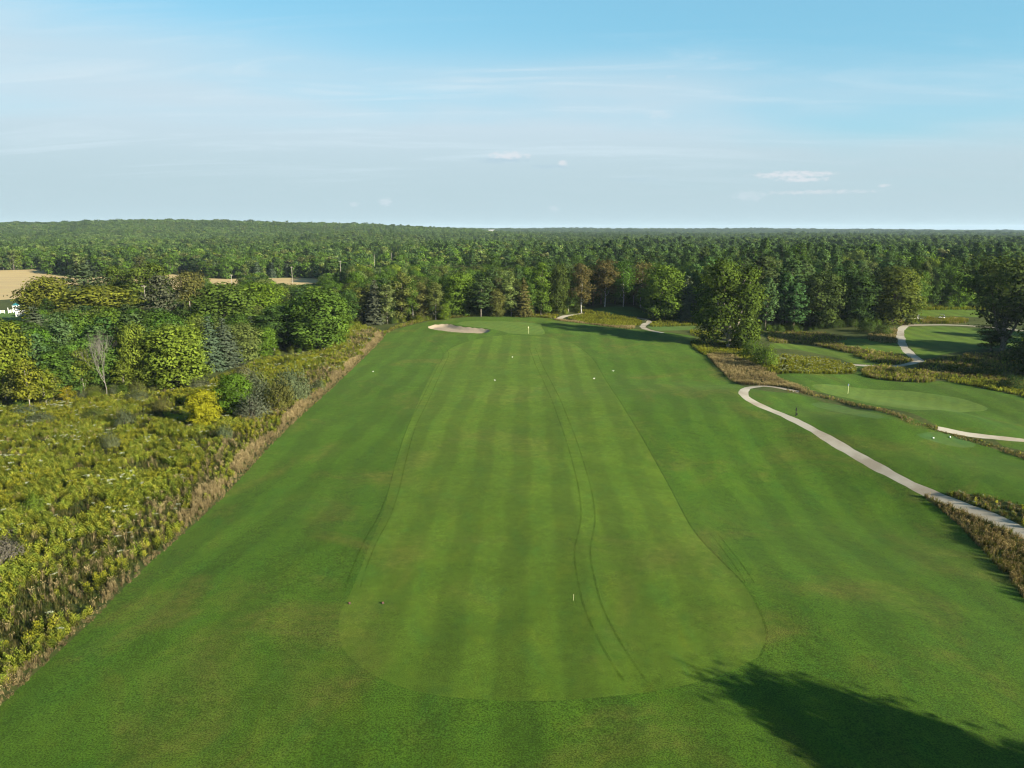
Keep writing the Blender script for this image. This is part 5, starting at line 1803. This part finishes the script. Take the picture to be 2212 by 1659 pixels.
q = far_spot(668, 2250)
hz = 22.0
m = MB()
seg, rings = 28, 6
v, f = [], []
for i in range(rings + 1):
    for k in range(seg):
        an = 6.283 * k / seg
        rr_ = 1 - i / rings
        v.append((math.cos(an) * 62 * rr_ * (1 + .14 * math.sin(3 * an)), math.sin(an) * 40 * rr_, 27 * (1 - rr_ ** 2.2) * (1 + .06 * math.sin(2 * an))))
f = [(i * seg + k, i * seg + (k + 1) % seg, (i + 1) * seg + (k + 1) % seg, (i + 1) * seg + k) for i in range(rings) for k in range(seg)]
m.add(v, f)
o = m.build('gravel_mound', M['gravel_hill'], None, 0, True)
o.location = (q[0], q[1], hz - 2)
tag(o, 'pale gravel mound on the skyline above the left woods', 'mound', None, 'structure')
q = far_spot(1063, 2350)
hz = tz(*q)
t = tag(empty('farm_building', (q[0], q[1], hz), R(10)), 'tiny white farm building on the skyline above the raised green', 'building')
M['barn'] = plain('grey_white_siding', (.34, .34, .33), .7, .2)
M['far_roof'] = plain('grey_sheet_roof', (.25, .26, .27), .6, .3)
m = MB(); m.box((0, 0, 9), (20, 10, 18)); m.build('wall', M['barn'], t)
m = MB(); m.add([(-11, -6, 18.02), (11, -6, 18.02), (11, 6, 18.02), (-11, 6, 18.02), (-11, 0, 21), (11, 0, 21)], [(0, 1, 5, 4), (2, 3, 4, 5), (1, 2, 5), (3, 0, 4), (3, 2, 1, 0)]); m.build('roof', M['far_roof'], t)

# golfer and cart beyond the looping path
M['skin'] = plain('skin', (.45, .27, .19), .6, .3)
M['shirt'] = plain('pale_blue_shirt', (.42, .50, .60), .85, .1)
M['trousers'] = plain('light_trousers', (.55, .54, .52), .85, .1)
M['cap_dark'] = plain('dark_cap', (.05, .06, .09), .8, .1)
M['cart_white'] = plain('cart_body', (.72, .73, .72), .3, .5)
M['rubber'] = plain('rubber', (.02, .02, .02), .8, .2)
M['seat'] = plain('dark_vinyl', (.05, .06, .08), .5, .4)
M['bag'] = plain('golf_bag', (.03, .05, .07), .7, .3)


def skin_chain(name, verts, edges, radii, mat, parent, root=0, levels=2):
    me = bpy.data.meshes.new(name)
    me.from_pydata(verts, edges, [])
    me.materials.append(mat)
    o = link(name, me, parent)
    s = o.modifiers.new('skin', 'SKIN')
    for i, r_ in enumerate(radii):
        sv = me.skin_vertices[0].data[i]
        sv.radius = (r_, r_) if np.ndim(r_) == 0 else r_
        sv.use_root = (i == root)
    sub = o.modifiers.new('sub', 'SUBSURF'); sub.levels = levels; sub.render_levels = levels
    return o


def golfer(px, py, yaw):
    x, y = at(px, py)
    t = tag(empty('person', (x, y, tz(x, y)), yaw), 'person in pale shirt and light trousers walking with a dark golf bag', 'person')
    # legs and hips in stride, x forward
    skin_chain('trousers', [(0, 0, .95), (.02, .10, .88), (.16, .11, .50), (.20, .11, .10), (-.02, -.10, .88), (-.02, -.11, .48), (-.22, -.11, .12)], [(0, 1), (1, 2), (2, 3), (0, 4), (4, 5), (5, 6)], [.15, .10, .075, .06, .10, .075, .06], M['trousers'], t)
    skin_chain('shirt', [(0, 0, 1.0), (.01, 0, 1.2), (.03, 0, 1.40), (.03, .19, 1.42), (.0, .24, 1.20), (.03, -.19, 1.42), (.06, -.24, 1.20), (.04, 0, 1.50)], [(0, 1), (1, 2), (2, 3), (3, 4), (2, 5), (5, 6), (2, 7)], [.15, .16, .16, .075, .06, .075, .06, .07], M['shirt'], t)
    skin_chain('body', [(.04, 0, 1.45), (.05, 0, 1.54), (.06, 0, 1.62), (.075, 0, 1.68), (.07, 0, 1.735)], [(0, 1), (1, 2), (2, 3), (3, 4)], [.055, .055, .085, .10, .07], M['skin'], t, 2)
    for sgn, el_, ha in ((1, (0, .25, 1.18), (.14, .26, .98)), (-1, (.06, -.25, 1.18), (.24, -.22, 1.05))):
        fx, fy, fz = ha
        vs = [el_, ha, (fx + .06, fy, fz - .05)]
        ed = [(0, 1), (1, 2)]
        rd = [.045, .032, .034]
        for k in range(4):
            i = len(vs)
            vs += [(fx + .10, fy + (k - 1.5) * .02, fz - .09), (fx + .09, fy + (k - 1.5) * .02, fz - .135 + .008 * abs(k - 1.5))]
            ed += [(2, i), (i, i + 1)]; rd += [.010, .008]
        i = len(vs)
        vs += [(fx + .09, fy - sgn * .04, fz - .05)]; ed += [(1, i)]; rd += [.011]
        skin_chain('forearm', vs, ed, rd, M['skin'], t, 0, 1)
    m = MB(); m.lathe([(.112, 1.70), (.112, 1.74), (.09, 1.79), (.04, 1.815)], 14, (.07, 0, 0)); m.box((.19, 0, 1.715), (.14, .15, .018)); m.build('cap', M['cap_dark'], t, 0, True)
    for sx, sy in ((.22, .11), (-.20, -.11)):
        m = MB(); m.box((sx + .05, sy, .05), (.28, .10, .10), 0, .8); m.build('shoe', M['white_paint'], t, .02)
    t2 = tag(empty('golf_bag', (x - .34 * math.cos(yaw), y - .34 * math.sin(yaw), tz(x, y)), yaw), 'dark golf bag carried behind the walking person', 'golf bag')
    m = MB(); m.tube([(0, -.22, .95), (0, .0, 1.12), (0, .34, 1.36)], [.13, .145, .15], 12); m.build('bag', M['bag'], t2, 0, True)
    for k in range(5):
        m = MB(); m.tube([(.03 * (k - 2), .30, 1.34), (.045 * (k - 2), .52, 1.50 + .02 * (k % 2))], .012, 5); m.box((.045 * (k - 2), .55, 1.52 + .02 * (k % 2)), (.04, .09, .06)); m.build('club', M['porcelain'], t2)


golfer(1982.5, 687.6, R(165))


def cart(px, py, yaw):
    x, y = at(px, py)
    t = tag(empty('golf_cart', (x, y, tz(x, y)), yaw), 'golf cart with dark canopy parked behind the goldenrod bank', 'golf cart')
    m = MB(); m.box((-.55, 0, .52), (1.15, 1.16, .34), 0, .94); m.box((.10, 0, .36), (1.1, 1.1, .10)); m.add([(.6, -.55, .30), (1.18, -.5, .34), (1.18, .5, .34), (.6, .55, .30), (.6, -.55, .95), (1.02, -.46, .74), (1.02, .46, .74), (.6, .55, .95)],
                                                                                                [(3, 2, 1, 0), (4, 5, 6, 7), (0, 1, 5, 4), (1, 2, 6, 5), (2, 3, 7, 6), (3, 0, 4, 7)]); m.build('body', M['cart_white'], t, .04)
    m = MB(); m.box((-.38, 0, .76), (.55, 1.05, .14)); m.build('seat', M['seat'], t, .04)
    m = MB(); m.box((-.66, 0, 1.06), (.12, 1.05, .46)); m.build('backrest', M['seat'], t, .04)
    m = MB(); m.box((-.05, 0, 1.88), (1.75, 1.16, .07), 0, .94); m.build('canopy', M['seat'], t, .03)
    for sx in (.70, -.78):
        for sy in (-.5, .5):
            m = MB(); m.tube([(sx + (.16 if sx > 0 else 0), sy, .85), (sx, sy, 1.85)], .022, 6); m.build('roof_post', M['dark_metal'], t)
    for sx in (.82, -.78):
        for sy in (-.52, .52):
            m = MB(); m.tube([(sx, sy - .09, .23), (sx, sy + .09, .23)], .23, 16); w_ = m.build('wheel', M['rubber'], t)
            m = MB(); m.tube([(sx, sy - .10, .23), (sx, sy + .10, .23)], .11, 12); m.build('rim', M['cart_white'], w_)
    m = MB(); m.tube([(.62, .24, .9), (.38, .24, 1.12)], .02, 6); m.lathe([(.15, 1.10), (.17, 1.12), (.15, 1.14)], 12, (.36, .24, 0)); m.build('steering_wheel', M['dark_metal'], t)
    for sy in (-.25, .22):
        m = MB(); m.tube([(-.98, sy, .55), (-1.06, sy, 1.35)], [.14, .15], 10); m.build('bag_holder', M['cart_white'] if sy < 0 else M['bag'], t)


cart(2034, 688.5, R(176))

# ------------------------------------------------------------------ air
HAZE = 0.00004
if HAZE:
    bx, by, z0, z1 = 10800.0, 11200.0, -14.0, 90.0
    mb = MB(); mb.box((0, by / 2 - 400, (z0 + z1) / 2), (bx * 2, by + 800, z1 - z0))
    hm = bpy.data.materials.new('haze'); hm.use_nodes = True
    hm.node_tree.nodes.clear()
    ht = NT(hm.node_tree)
    pv = ht.n('ShaderNodeVolumePrincipled')
    pv.inputs['Color'].default_value = (.62, .80, 1.0, 1)
    pv.inputs['Density'].default_value = HAZE
    pv.inputs['Anisotropy'].default_value = 0.0
    ho = ht.n('ShaderNodeOutputMaterial')
    ht.l.new(pv.outputs[0], ho.inputs['Volume'])
    o = mb.build('haze', hm)
    tag(o, 'thin blue summer haze over the whole landscape', 'haze', None, 'stuff')
print('objects', len(scene.objects))
